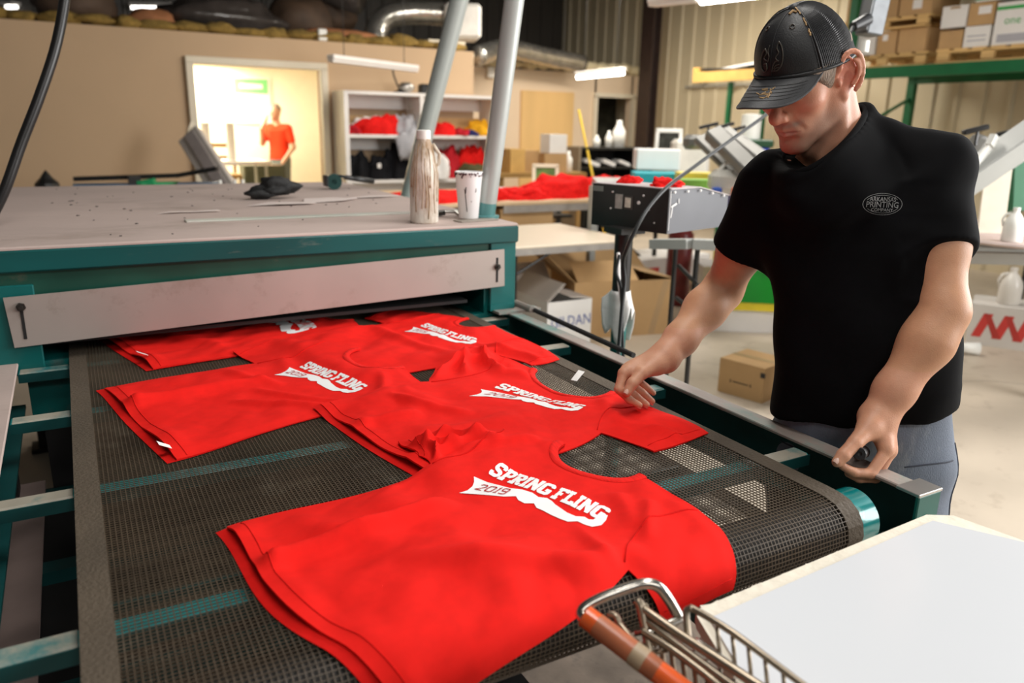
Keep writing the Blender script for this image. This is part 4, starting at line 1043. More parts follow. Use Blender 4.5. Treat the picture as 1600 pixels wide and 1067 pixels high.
for u0, v0, du, dv in ((.52, .45, .07, .02), (.54, .62, .08, -.04), (.56, .70, .05, .03), (.48, .55, .05, .05), (.64, .60, -.03, .14), (.60, .42, .05, .16), (.58, .52, -.04, .12), (.62, .50, .03, .22), (.57, .40, -.06, .03), (.63, .36, -.01, .10), (.55, .58, .10, .06)):   # threads worn through on the brim
    b = MB(); b.tube([brim_pt(u0+du*i/6+.006*math.sin(i*2.1), v0+dv*i/6, .0020) for i in range(7)], .0011, 5); b.build('worn_thread', m_worn, brim)
for k0, k1 in ((.96, .80), (.72, .60), (.55, .46)):
    b = MB(); b.tube([cap_pt(TS-.05+.012*math.sin(i*2.), k0+(k1-k0)*i/6, .001) for i in range(7)], .0016, 5); b.build('worn_thread', m_worn, CAP)
b = MB(); b.tube([cap_pt(.3+.05*i, .93-.010*abs(i-5), .0008) for i in range(12)], .0022, 5); b.build('worn_thread', m_worn, CAP)
# black roll held in the left fist
k0, k1 = Vector(at(1343, 709, 1.405)), Vector(at(1349, 706, 1.47))
b = MB(); ax = (k1-k0); b.lathe(k0, [(0, .004), (.004, .003), (.0045, 0), (.0105, 0), (.0120, .002), (.0120, ax.length-.002), (.0105, ax.length), (0, ax.length)], 18, ax)
tag(b.build('tape_roll', pmat('black_rubber', (.012, .012, .014), .45, var=.3), at=k0), 'small black roll clenched in the man\'s left fist', 'roll')
# ================================================================== things on and around the dryer
ZT = 1.193
m_kraftbox = pmat('kraft_cardboard', (.50, .31, .14), .8, var=.07, scale=5, bump=.04, bscale=120)
m_kraftin = pmat('kraft_inside', (.36, .22, .11), .85, var=.08, scale=5)
m_whitebox = pmat('white_cardboard', (.80, .78, .75), .7, var=.03, scale=5)
m_whitein = pmat('grey_white_flap', (.60, .54, .49), .75, var=.05)
m_tape = pmat('brown_packing_tape', (.42, .27, .13), .3, var=.05)
m_blk = pmat('black_paint', (.016, .015, .014), .4, var=.3, scale=9)
m_blkplas = pmat('black_plastic', (.014, .014, .015), .38, var=.2)
m_grey = pmat('grey_enamel', (.42, .43, .41), .4, var=.06)
m_whitepl = pmat('white_plastic', (.86, .85, .80), .4, var=.03)
m_wood = pmat('pallet_wood', (.62, .40, .16), .75, var=.2, scale=6, bump=.15, stretch=(1, .12, 1))
m_bluetext = pmat('blue_box_print', (.06, .10, .32), .6, var=.03)
m_redprint = pmat('red_box_print', (.62, .05, .04), .6, var=.05)
m_greenprint = pmat('green_box_print', (.03, .36, .07), .6, var=.05)
m_greyprint = pmat('grey_box_print', (.42, .42, .46), .6, var=.05)
m_label = pmat('paper_label', (.82, .80, .78), .6, var=.03)

# drip-stained glue bottle
m_drip = pmat('stained_white_bottle', (.84, .80, .72), .45, var=.06, scale=9, dirt=(.30, .19, .10), dirt_amt=.50, dirt_scale=9, stretch=(1, 1, .22), bump=.3, bscale=40)
c = (.985, 2.332, ZT)
t = thing('glue_bottle', c, 'tall white bottle covered with brown drips on the oven lid', 'bottle')
b = MB(); b.lathe(c, [(.0, 0), (.042, 0), (.045, .006), (.045, .150), (.043, .165), (.034, .215), (.026, .245), (.022, .255), (.022, .262)], 28); b.build('bottle_body', m_drip, t, smooth=True)
b = MB(); b.lathe((c[0], c[1], c[2]+.260), [(.022, 0), (.0225, .002), (.0225, .026), (.018, .028), (.0, .028)], 20); autosmooth(b.build('cap', m_whitepl, t))
b = MB(); b.tube([(c[0]+.030, c[1]-.002, c[2]+.170), (c[0]+.050, c[1]-.004, c[2]+.185), (c[0]+.052, c[1]-.004, c[2]+.215), (c[0]+.030, c[1]-.002, c[2]+.245)], .006, 8); b.build('handle', m_drip, t, smooth=True)
m_brown = pmat('dried_brown_drip', (.33, .21, .11), .5, var=.3, scale=20)
random.seed(5)
for i in range(16):
    a = rad(-170+i*15.+random.uniform(-6, 6)); z1 = random.uniform(.15, .26); z0 = random.uniform(.01, .14)
    pr = [(.045, 0), (.045, .15), (.034, .215), (.024, .255)]
    pts = [(c[0]+math.cos(a+.05*math.sin(z*40+i))*(np.interp(z, [p[1] for p in pr], [p[0] for p in pr])+.0006), c[1]+math.sin(a+.05*math.sin(z*40+i))*(np.interp(z, [p[1] for p in pr], [p[0] for p in pr])+.0006), c[2]+z) for z in np.linspace(z0, z1, 10)]
    b = MB(); b.tube(pts, [.0026*random.uniform(.4, 1.2)]+[random.uniform(.0005, .0017) for _ in range(9)], 5); b.build('drip', m_brown, t, smooth=True)
# ink cup with blackened rim
c = (1.158, 2.362, ZT+.004)
t = thing('ink_cup', c, 'white tapered cup with black speckled rim on the oven lid', 'cup')
b = MB(); b.lathe(c, [(0, .002), (.031, 0), (.033, .004), (.045, .146), (.047, .152), (.0445, .154), (.043, .146), (.031, .008), (0, .008)], 28); b.build('cup_body', pmat('inky_white_cup', (.86, .84, .84), .4, var=.03, scale=8, dirt=(.55, .40, .38), dirt_amt=.28, dirt_scale=14), t, smooth=True)
b = MB()
for i in range(90):
    a = random.uniform(0, 6.28); z = .150-abs(random.gauss(0, .006)); r0 = .0310+.0148*z/.15; s_ = random.uniform(.0015, .0048)
    b.box((c[0]+math.cos(a)*r0*1.01, c[1]+math.sin(a)*r0*1.01, c[2]+z), (s_, s_, s_*1.3), Rz(a))
b.build('ink_speckle', pmat('dark_maroon_ink', (.07, .02, .03), .3), t, kind='stuff')
for pts in ([(-115, .10), (-112, .08), (-108, .05), (-104, .025)], [(-108, .105), (-110, .085)], [(-60, .10), (-62, .088)], [(-82, .06), (-83, .057)]):
    b = MB(); b.tube([(c[0]+math.cos(rad(a-20))*(.0318+.0125*z/.15+.0012), c[1]+math.sin(rad(a-20))*(.0318+.0125*z/.15+.0012), c[2]+z) for a, z in pts], .0014, 5); b.build('ink_run', m_blk, t)
b = MB(); b.box((1.165, 2.318, ZT+.002), (.15, .05, .0035), Rz(rad(8)), bev=.001); tag(b.build('scrap_board', pmat('grey_scrap_board', (.30, .26, .22), .6, var=.2), at=(1.165, 2.318, ZT)), 'thin dark scrap board lying under the speckled cup', 'board')
t = thing('spring_clamp', (1.10, 2.47, ZT), 'small dark metal clamp behind the speckled cup', 'clamp')
b = MB(); b.box((1.10, 2.47, ZT+.012), (.055, .018, .018), Rz(.5), bev=.004); b.build('jaw', m_bolt, t)
b = MB(); b.tube([(1.12, 2.47, ZT+.016), (1.15, 2.455, ZT+.016), (1.16, 2.44, ZT+.006)], .006, 8); b.build('handle', m_steel, t)
# crumpled black glove
b = MB(); blob(b, (.735, 3.27, ZT+.045), (.085, .05, .036), 23, 30, 18, .42); blob(b, (.675, 3.255, ZT+.024), (.06, .028, .022), 5, 16, 10, .5)
tag(b.build('work_glove', pmat('black_glove_cloth', (.010, .010, .010), .7, var=.3, scale=20, bump=.4, bscale=60), smooth=True, at=(.735, 3.27, ZT)), 'crumpled black glove lying on the oven lid', 'glove')
# tape gun
c = Vector((1.12, 3.66, ZT)); t = thing('tape_gun', c, 'dark green and black tape dispenser gun on the oven lid', 'tape gun')
b = MB(); b.lathe((c.x-.03, c.y, c.z+.036), [(.012, -.024), (.036, -.024), (.036, .024), (.012, .024), (.012, -.024)], 24, (.3, 1, 0)); autosmooth(b.build('tape_wheel', pmat('dark_green_plastic', (.01, .05, .045), .4), t))
b = MB(); b.bar((c.x-.01, c.y, c.z+.062), (c.x+.06, c.y, c.z+.050), .05, .012, bev=.003); b.tube([(c.x+.02, c.y, c.z+.055), (c.x+.09, c.y+.01, c.z+.045), (c.x+.17, c.y+.02, c.z+.032)], [.010, .013, .012], 10); b.build('handle', m_blkplas, t, smooth=True)
b = MB(); b.box((c.x-.07, c.y, c.z+.04), (.012, .056, .05), bev=.003); b.build('blade_guard', m_blkplas, t)
# torn backing papers
m_paper = pmat('pinkish_paper', (.70, .60, .56), .8, var=.05)
def paper(c, pts, lift, lb):
    b = MB(); P = [(c[0]+x, c[1]+y) for x, y in pts]; n = len(P)
    v = [(x, y, ZT+.001+lift*abs(math.sin(i*1.9))) for i, (x, y) in enumerate(P)]; v2 = [(x, y, z+.0012) for x, y, z in v]
    b.add(v+v2, [tuple(range(n))[::-1], tuple(range(n, 2*n))]+[(i, (i+1) % n, n+(i+1) % n, n+i) for i in range(n)])
    tag(b.build('paper_scrap', m_paper, at=(c[0], c[1], ZT)), lb, 'paper', 'paper scraps on the oven lid')
paper((.345, 2.86), [(-.10, -.02), (-.05, -.026), (.02, -.022), (.10, -.012), (.095, .016), (.02, .01), (-.06, .004)], .004, 'narrow curled paper scrap alone on the oven lid, left of the glove')
paper((.70, 3.02), [(-.14, -.02), (-.02, -.045), (.12, -.03), (.10, .03), (-.05, .035)], .006, 'paper scrap lying in front of the black glove')
paper((.90, 3.12), [(-.12, -.08), (.05, -.06), (.13, .03), (.05, .09), (-.08, .05)], .005, 'wide paper scrap between the glove and the glue bottle')
paper((1.08, 3.22), [(-.10, -.03), (.06, -.05), (.16, .0), (.04, .03)], .005, 'torn paper strip nearest the tape gun')
b = MB()
random.seed(11)
for i in range(60):
    x, y = random.uniform(-.1, 1.2), random.uniform(2.3, 4.0); s_ = random.uniform(.003, .009); b.box((x, y, ZT+.0015), (s_, s_*.7, .002), Rz(random.uniform(0, 3)))
tag(b.build('lint_crumbs', pmat('dark_crumb', (.07, .06, .055), .8), None), 'dark crumbs scattered over the dusty oven lid', 'crumbs', kind='stuff')

# exhaust poles
m_pole = pmat('grey_green_pole', (.47, .50, .48), .32, .15, var=.05, scale=2, dirt=(.30, .33, .31), dirt_amt=.25, dirt_scale=3)
m_polet = pmat('teal_pole_base', (.10, .26, .26), .35, .1, var=.08)
def pole(p0, p1, r, zt, lb):
    p0, p1 = Vector(p0), Vector(p1); q = p0.lerp(p1, zt); t = thing('exhaust_pole', p0, lb, 'pole')
    b = MB(); b.cyl(p0, q, r, 24); autosmooth(b.build('pole_foot', m_polet, t)); b = MB(); b.cyl(q, p1, r, 24); autosmooth(b.build('pole_tube', m_pole, t))
    b = MB(); b.lathe(p0, [(r*1.5, 0), (r*1.5, .008), (r, .010)], 24); b.build('flange', m_polet, t)
pole((1.236, 2.39, ZT), at(818, -110, 2.36), .0315, .06, 'upright grey pole standing at the oven lid\'s right corner')
pole((1.44, 4.40, 0), at(733, -60, 3.78), .046, .36, 'tilted grey pole rising behind the drip-stained bottle')
# thick hanging cable at upper left
pts = [at(118, -150, 2.22), at(104, -20, 2.21), at(88, 70, 2.2), at(62, 150, 2.19), at(33, 225, 2.18), at(6, 300, 2.17), at(-22, 350, 2.17), at(-60, 385, 2.2)]
b = MB(); b.tube(spl([tuple(p) for p in pts], 40), .0145, 12); tag(b.build('power_cable', pmat('black_rubber_cable', (.012, .011, .011), .35, var=.3), smooth=True, at=(pts[-1][0], pts[-1][1], ZT)), 'thick black cable hanging at the left over the oven lid', 'cable')

# ------------------------------------------------------------------ flash dryer on its post
C = Vector((1.684, 1.966, 1.310)); da = Vector((-.257, .966, 0)); db = Vector((.966, .257, 0)); Hb = .142
def bx(a, b_, z): return C+da*a+db*b_+Vector((0, 0, z))
t = thing('flash_dryer', (1.63, 2.14, 0), 'black and grey control box on a teal post beside the conveyor', 'flash dryer')
b = MB(); P = [bx(0, 0, 0), bx(.32, 0, 0), bx(.32, .36, 0), bx(0, .36, 0)]; Q_ = [p-Vector((0, 0, Hb)) for p in P]
side = [(0, 0), (.17, .0), (.36, -.035), (.36, -Hb), (0, -Hb)]
b.prism(side, 0.002, .318, lambda x, y, z: tuple(bx(z, x, y))); b.build('housing', pmat('blue_grey_enamel', (.125, .13, .145), .42, var=.08, scale=6, dirt=(.42, .43, .46), dirt_amt=.22, dirt_scale=14), t)
b = MB(); b.prism([(0, 0), (.32, 0), (.32, -Hb), (0, -Hb)], -.004, .001, lambda x, y, z: tuple(bx(x, z, y))); fpn = b.build('front_panel', pmat('black_panel_paint', (.010, .0085, .0075), .38, var=.3, scale=12), t)
def onp(name, a, z, wa, hz, m, th=.003):
    b = MB(); b.prism([(a, z), (a+wa, z), (a+wa, z-hz), (a, z-hz)], -.004-th, -.0035, lambda x, y, z_: tuple(bx(x, z_, y))); return b.build(name, m, fpn)
onp('maker_plate', .272, -.006, .044, .018, pmat('worn_plate', (.20, .22, .20), .4, .3))
onp('rating_plate', .186, -.028, .030, .048, pmat('silver_plate', (.42, .40, .37), .45, .4, var=.2, scale=60))
onp('switch_plate', .142, -.032, .036, .044, pmat('dark_frame', (.06, .05, .045), .5)); onp('switch', .150, -.037, .022, .032, pmat('cream_switch', (.70, .66, .55), .5, var=.2, scale=70), .006)
for a, z, r in ((.118, -.05, .006), (.23, -.022, .003), (.235, -.078, .003), (.10, -.025, .0035), (.075, -.070, .003), (.10, -.095, .003), (.05, -.11, .0025)):
    p = bx(a, -.004, z); b = MB(); b.cyl(p, p-db*.003, r, 10); b.build('screw', m_label, fpn)
b = MB(); b.prism([(.003, .0), (.171, .0), (.36, -.035)], 0, .0, lambda x, y, z: tuple(bx(.0, x, y)));
b = MB(); b.prism([(0, .001), (.17, .001), (.362, -.034), (.362, -.032), (.17, .004), (0, .004)], -.004, .324, lambda x, y, z: tuple(bx(z, x, y))); b.build('lid', pmat('linty_lid', (.55, .50, .50), .8, var=.15, scale=30), t)
for k in range(5):
    p = bx(-.003, .02+.075*k, -.008 if k < 3 else -.02-.012*(k-3)); b = MB(); b.cyl(p, p-da*.004, .004, 10); b.build('rivet', m_label, t)
for q0, q1, w in (((.05, -.03), (.052, -.045), .003), ((.01, -.055), (.04, -.045), .006), ((.018, -.05), (.012, -.09), .0035), ((.004, -.005), (.003, -.13), .002)):
    p0, p1 = bx(-.0015, *q0), bx(-.0015, *q1); b = MB(); b.bar(p0, p1, w, .001, up=tuple(da)); b.build('paint_scratch', m_label, t)
PX_, PY_ = 1.635, 2.13
b = MB(); b.cyl((PX_, PY_, .84), (PX_, PY_, 1.17), .031, 22); b.box((PX_, PY_, 1.165), (.10, .10, .02)); autosmooth(b.build('upper_post', m_blk, t))
b = MB(); b.cyl((PX_, PY_, .02), (PX_, PY_, .86), .0265, 22); autosmooth(b.build('lower_post', m_teal, t))
b = MB(); b.box((PX_, PY_, .03), (.5, .06, .05)); b.box((PX_, PY_, .03), (.06, .5, .05)); b.build('foot', m_teal, t)
# peeling white tape cuff
b = MB(); k = 18
def cuff(u, v):
    a = 2*math.pi*u; fl = .034+.022*(1-v)**1.3*(1+.5*math.sin(a*3+1)); low = .10+.045*math.sin(a*2+.6)+.03*math.sin(a*5)
    return (PX_+fl*math.cos(a), PY_+fl*math.sin(a), .955-(1-v)*low*1.15)
b.grid(cuff, 28, 9, closed_u=True); o = b.build('tape_cuff', pmat('peeling_white_tape', (.88, .87, .85), .7, var=.12, scale=12, dirt=(.12, .11, .11), dirt_amt=.33, dirt_scale=9, bump=.4, bscale=30), t, smooth=True)
sf = o.modifiers.new('thick', 'SOLIDIFY'); sf.thickness = .002
b = MB(); b.tube([at(966, 395, 2.60), at(967, 440, 2.58), at(971, 470, 2.57)], .006, 8); o = b.build('post_label', m_label, t)
# supply cord from hanging junction box, behind the man, to the flash dryer and down the post
pts = [at(1333, 42, 3.5), at(1322, 62, 3.42), at(1290, 100, 3.3), at(1240, 145, 3.1), at(1196, 180, 2.95), at(1140, 220, 2.80), at(1088, 258, 2.66), at(1045, 290, 2.50), at(1015, 322, 2.44), at(995, 355, 2.42), at(980, 388, 2.44), at(974, 410, 2.48), at(976, 440, 2.5), at(972, 480, 2.5), at(968, 530, 2.5), at(966, 570, 2.5), at(966, 640, 2.55)]
b = MB(); b.tube(spl([tuple(p) for p in pts], 90), .0066, 10); tag(b.build('supply_cable', pmat('grey_black_cord', (.018, .021, .022), .4, var=.3), smooth=True, at=tuple(pts[-1])), 'long cord sagging behind the man to the flash dryer post', 'cord')
b = MB(); b.tube(spl([tuple(at(*q)) for q in ((968, 398, 2.52), (963, 425, 2.52), (970, 450, 2.51), (972, 500, 2.515), (974, 560, 2.52))], 30), .005, 8); tag(b.build('supply_cable', MATS['grey_black_cord'], smooth=True, at=tuple(at(974, 560, 2.52))), 'thin looped cord hanging against the flash dryer post', 'cord')
# junction box hanging upper right
jc = Vector(at(1365, 18, 3.6)); t = thing('junction_box', jc, 'hanging metal junction box with black plug above the man\'s cap', 'electrical box')
Rj = Rz(rad(-18)) @ Matrix.Rotation(rad(6), 3, 'Y')
b = MB(); b.box(jc, (.085, .10, .21), Rj, bev=.006); b.build('box_body', pmat('galvanised', (.15, .16, .17), .45, .3, var=.2, scale=14), t)
b = MB(); b.box(jc+Rj @ Vector((-.044, -.012, 0)), (.004, .07, .18), Rj); b.build('cover_plate', pmat('dull_cover', (.24, .25, .26), .5, .2), t)
b = MB(); b.cyl(at(1333, 42, 3.52), at(1356, 30, 3.56), .022, 12, .028); b.build('plug', m_blkplas, t)
b = MB(); b.cyl(jc+Vector((0, 0, .12)), jc+Vector((0, 0, 1.9)), .012, 8); b.build('conduit', m_grey, t)
b = MB(); p = jc+Rj @ Vector((-.05, -.065, -.14)); b.cyl(p, p+Vector((0, 0, -.05)), .018, 10); b.build('cord_grip', m_whitepl, t)

# ------------------------------------------------------------------ tables
def legs(t, pts, z, m, r=.014):
    for x, y in pts:
        b = MB(); b.cyl((x, y, 0), (x, y, z), r, 8); b.build('leg', m, t)
m_laminate = pmat('cream_laminate', (.80, .69, .53), .35, var=.03, scale=2)
m_rim = pmat('grey_table_rim', (.34, .31, .28), .5, var=.15, scale=10)
t = thing('folding_table', (2.5, 4.8, 0), 'cream folding table with black legs behind the flash dryer', 'table')
b = MB(); b.box((2.45, 4.80, .742), (1.90, .98, .016), bev=.004); b.build('tabletop', m_laminate, t)
b = MB(); b.box((2.45, 4.325, .712), (1.88, .02, .045)); b.box((2.45, 5.275, .712), (1.88, .02, .045)); b.box((3.385, 4.8, .712), (.02, .94, .045)); b.box((1.515, 4.8, .712), (.02, .94, .045)); b.build('apron', m_rim, t)
legs(t, [(2.50, 4.40), (2.50, 5.2), (3.30, 5.2), (1.6, 4.4), (1.6, 5.2)], .73, m_blk)
for y in (4.40, 5.2):
    b = MB(); b.cyl((2.50, y, .55), (2.85, y, .72), .010, 8); b.cyl((2.5, y, .62), (2.2, y, .72), .010, 8); b.build('brace', m_blk, t)
b = MB(); b.cyl((2.5, 4.4, .62), (2.5, 5.2, .62), .010, 8); b.build('cross_rail', m_blk, t)
t = thing('sorting_table', (3.3, 6.3, 0), 'tan topped sorting table piled with red shirts', 'table')
b = MB(); b.box((3.3, 6.25, .885), (3.0, 1.35, .03), bev=.004); b.build('tabletop', pmat('tan_tabletop', (.66, .48, .29), .5, var=.05), t)
b = MB(); b.box((3.9, 5.585, .84), (1.7, .02, .06)); b.build('metal_edge', m_rim, t)
legs(t, [(4.7, 5.65), (4.7, 6.85), (1.9, 5.65), (1.9, 6.85)], .87, m_blk, .02)
b = MB(); b.bar((4.0, 5.7, .75), (4.7, 5.7, .25), .03, .03); b.bar((4.6, 5.7, .75), (3.9, 5.7, .25), .03, .03); b.build('brace', m_blk, t)
# red shirts heaped on it
def heap(c, r, seed, mat, lb, grp=None, name='folded_shirt', amp=.30, rz=0., cat='shirt'):
    b = MB(); R = Rz(rz); nu, nv = 34, 14
    def fn(u, v):
        th = 2*math.pi*u; ph = math.pi/2*v
        p = Vector((math.cos(th)*math.cos(ph)**.6, math.sin(th)*math.cos(ph)**.6, math.sin(ph)))
        k = 1+amp*mnoise.noise(Vector((p.x*1.6+seed, p.y*1.6, p.z)))+amp*.5*mnoise.noise(Vector((p.x*5, p.y*5+seed, p.z*3)))
        q = R @ Vector((p.x*r[0]*k, p.y*r[1]*k, p.z*r[2]*(k+amp*.7*mnoise.noise(Vector((p.x*4+seed, p.y*3, 2))))))
        return (c[0]+q.x, c[1]+q.y, c[2]+max(0, q.z))
    b.grid(fn, nu, nv, closed_u=True)
    o = b.build(name, mat, at=c, smooth=True); tag(o, lb, cat, grp); return o
G = 'red shirts heaped on the sorting table'
m_red2 = cloth_mat('red_cotton_pile', (.74, .014, .012), .15)
heap((2.52, 5.82, .90), (.42, .20, .085), 1.1, m_red2, 'red shirt heap on the table seen between the bottle and the cup', G)
heap((3.0, 5.86, .90), (.26, .2, .10), 6.1, m_red2, 'red shirt heap on the table just left of the upright pole', G)
heap((3.38, 5.84, .90), (.26, .2, .09), 2.3, m_red2, 'low red shirt heap just right of the upright pole', G)
heap((3.78, 5.92, .90), (.34, .25, .17), 3.7, m_red2, 'tallest red shirt heap in the middle of the table', G)
heap((4.3, 5.98, .90), (.40, .28, .16), 9.9, m_red2, 'red shirt heap half hidden by the black control box', G)
heap((3.15, 6.1, .90), (.5, .12, .07), 12.2, cloth_mat('white_cotton', (.82, .80, .78), .03), 'white shirt spread behind the red heaps on the table')
t = thing('display_frame', (4.16, 6.75, .90), 'small cream frame around a green picture on the sorting table', 'frame')
Rf = Rz(rad(-28)) @ Matrix.Rotation(rad(-14), 3, 'X')
def fr(x, y, z): return Vector((4.16, 6.75, 1.02))+Rf @ Vector((x, y, z))
for a, d in (((0, 0, .10), (.26, .025, .035)), ((0, 0, -.10), (.26, .025, .035)), ((-.115, 0, 0), (.035, .025, .2)), ((.115, 0, 0), (.035, .025, .2))):
    b = MB(); b.box(fr(*a), d, Rf); b.build('frame_side', m_trim, t)
b = MB(); b.box(fr(0, .006, 0), (.2, .006, .17), Rf); b.build('picture', pmat('green_picture', (.10, .19, .03), .5, var=.5, scale=14, dirt=(.20, .07, .03), dirt_amt=.3, dirt_scale=9), t)

# ------------------------------------------------------------------ cartons on the floor
def carton(c, size, rz, mat, lb, grp=None, tape=True, name='carton', closed=True, at_=None):
    R = Rz(rz); L, D, H = size; C0 = Vector(c)
    t = thing(name, c, lb, 'box', grp)
    w = .004
    b = MB()
    for p, d in (((0, -D/2+w/2, H/2), (L, w, H)), ((0, D/2-w/2, H/2), (L, w, H)), ((-L/2+w/2, 0, H/2), (w, D-2*w, H)), ((L/2-w/2, 0, H/2), (w, D-2*w, H)), ((0, 0, w/2), (L-2*w, D-2*w, w))): b.box(C0+R @ Vector(p), d, R)
    body = b.build('box_body', mat, t)
    if closed:
        for s in (-1, 1):
            b = MB(); b.box(C0+R @ Vector((0, s*D/4, H+.001)), (L, D/2-.0025, .004), R); b.build('flap', mat, t)
        if tape:
            b = MB(); b.box(C0+R @ Vector((0, 0, H+.0036)), (L, .05, .0012), R); b.box(C0+R @ Vector((-L/2-.0006, 0, H-.04)), (.001, .05, .08), R); b.box(C0+R @ Vector((L/2+.0006, 0, H-.04)), (.001, .05, .08), R); b.build('packing_tape', m_tape, t)
    return t, body, (lambda x, y, z: C0+R @ Vector((x, y, z))), R
def flap(t, mat, p0, p1, dirv, ln, name='flap'):
    p0, p1, d = Vector(p0), Vector(p1), Vector(dirv).normalized(); n = (p1-p0).cross(d).normalized()*.004
    v = [p0, p1, p1+d*ln, p0+d*ln]; v = v+[p+n for p in v]
    link_mesh(name, v, [(3, 2, 1, 0), (4, 5, 6, 7), (0, 1, 5, 4), (1, 2, 6, 5), (2, 3, 7, 6), (3, 0, 4, 7)], mat, t)
t, bd, X, R = carton((2.885, 4.57, 0), (.36, .52, .36), 0, m_whitebox, 'open white carton with blue lettering under the folding table', closed=False)
flap(t, m_whitein, X(-.18, -.26, .36), X(-.18, .26, .36), (.62, 0, .55), .18); flap(t, m_whitein, X(.18, -.26, .36), X(.18, .26, .36), (-.8, 0, .10), .18)
flap(t, m_whitein, X(-.18, .26, .36), X(.18, .26, .36), (0, .4, .5), .2)
put_text('box_lettering', 'GILDAN', .105, X(.012, -.262, .215), R @ Vector((1, 0, .02)), (0, 0, 1), m_bluetext, bd, .86)
t, bd, X, R = carton((3.53, 4.72, 0), (.80, .50, .42), rad(-12), m_kraftbox, 'large open kraft carton behind the flash dryer post', closed=False)
flap(t, m_kraftbox, X(-.40, -.25, .42), X(-.40, .25, .42), (-.55, -.1, .45), .34); flap(t, m_kraftbox, X(-.40, .25, .42), X(.40, .25, .42), (0, .7, .5), .24); flap(t, m_kraftbox, X(.40, -.25, .42), X(.40, .25, .42), (-.75, .1, .18), .30)
flap(t, m_kraftbox, X(-.38, -.25, .42), X(.10, -.25, .42), (.12, .55, .36), .22)
b = MB(); b.box(X(0, 0, .30), (.72, .42, .01), R); b.build('dark_contents', m_blk, t)
b = MB(); b.box(X(.28, -.2505, .21), (.05, .001, .42), R @ Matrix.Rotation(.25, 3, 'Y')); b.build('packing_tape', m_tape, t)
t, bd, X, R = carton((3.412, 3.115, 0), (.29, .30, .205), rad(-76), m_kraftbox, 'small closed kraft carton on the floor between conveyor and man')
b = MB(); b.box(X(0, .0, .2068), (.006, .30, .001), R); b.build('flap_gap', m_blk, t)
b = MB(); b.box(X(0, -.1512, .085), (.10, .001, .006), R); b.box(X(-.065, -.1512, .085), (.007, .001, .018), R); b.box(X(.065, -.1512, .085), (.007, .001, .018), R); b.build('small_print', m_blk, bd)
b = MB(); b.box(X(.135, -.1512, .165), (.03, .001, .03), R); b.build('corner_mark', m_blk, t)
# kraft cartons below the sorting table
G = 'kraft cartons under the sorting table'
for c, s, lb in (((2.62, 5.78, .0), (.70, .42, .84), 'tall kraft carton under the table behind the speckled cup'), ((3.28, 5.80, .0), (.50, .42, .84), 'tall kraft carton under the table right of the upright pole'), ((2.55, 5.12, .0), (.42, .30, .62), 'kraft carton standing under the folding table behind the white carton')):
    carton(c, s, 0, m_kraftbox, lb, G)
t, bd, X, R = carton((4.75, 5.75, .13), (1.05, .50, .22), rad(4), m_whitebox, 'flat white carton with red label on a low pallet', tape=False)
b = MB(); b.box(X(-.22, -.2512, .12), (.18, .001, .05), R); b.build('label', m_redprint, t)
def pallet(c, size, rz, lb, grp=None):
    t = thing('pallet', c, lb, 'pallet', grp); R = Rz(rz); L, D, H = size; C0 = Vector(c)
    for i in range(6):
        b = MB(); b.box(C0+R @ Vector((-L/2+.05+(L-.1)*i/5, 0, H-.01)), (L/7.5, D, .02), R); b.build('deck_board', m_wood, t)
    for i in range(3):
        y = -D/2+.02+(D-.04)*i/2
        for j in range(3):
            b = MB(); b.box(C0+R @ Vector((-L/2+.06+(L-.12)*j/2, y, H/2)), (.12, .04, H-.055), R); b.build('block', m_wood, t)
        b = MB(); b.box(C0+R @ Vector((0, y, H-.027)), (L, .04, .018), R); b.build('stringer_board', m_wood, t)
        b = MB(); b.box(C0+R @ Vector((0, y, .009)), (L, .08, .018), R); b.build('bottom_board', m_wood, t)
    return t
pallet((4.75, 5.75, 0), (1.1, .55, .13), rad(4), 'low wooden pallet under the flat white carton')
# odds and ends under the far table
b = MB(); b.box((4.45, 6.1, .12), (.30, .3, .24), bev=.02); tag(b.build('bin', pmat('yellow_plastic', (.75, .55, .03), .4), at=(4.45, 6.1, 0)), 'yellow plastic bin under the sorting table', 'bin')
t = thing('tool_cart', (4.0, 7.3, 0), 'dark low cart behind the cartons under the tables', 'cart')
for z in (.15, .55):
    b = MB(); b.box((4.0, 7.4, z), (1.6, .4, .03)); b.build('shelf', m_blk, t)
for x in (3.25, 4.75):
    b = MB(); b.box((x, 7.4, .3), (.04, .04, .58)); b.build('post', m_blk, t)
# ================================================================== background
m_white = pmat('white_melamine', (.84, .81, .78), .45, var=.02)
# white shelf unit with clothes
t = thing('shelf_unit', (3.75, 8.8, 0), 'wide white shelf unit of clothes against the tan wall', 'shelf')
for x in (2.79, 3.70, 4.70):
    b = MB(); b.box((x, 9.02, .92), (.05, .46, 1.84)); b.build('upright', m_white, t)
for z in (1.82, 1.35, .84, .35):
    for x0, x1 in ((2.815, 3.675), (3.725, 4.675)):
        b = MB(); b.box(((x0+x1)/2, 9.02, z), (x1-x0, .46, .035)); b.build('shelf_board', m_white, t)
        b = MB(); b.box(((x0+x1)/2, 9.22, z-.09), (x1-x0, .02, .15)); b.build('shelf_cleat', m_white, t)
b = MB(); b.box((3.75, 9.255, 1.45), (1.9, .01, .25)); b.build('back_board', pmat('ply_back', (.72, .48, .22), .6), t)
cr = cloth_mat('crimson_cotton', (.50, .02, .03)); cb = cloth_mat('black_cotton_pile', (.010, .010, .012)); cw = cloth_mat('white_cotton', (.82, .80, .78)); cg = cloth_mat('grey_cotton', (.42, .42, .45)); cy = cloth_mat('gold_cotton', (.85, .42, .02)); cn = cloth_mat('navy_cotton', (.03, .03, .12)); co = cloth_mat('olive_cotton', (.08, .07, .03))
U = 'shirts heaped on the upper shelf'; Lw = 'shirts heaped on the lower shelf'; 
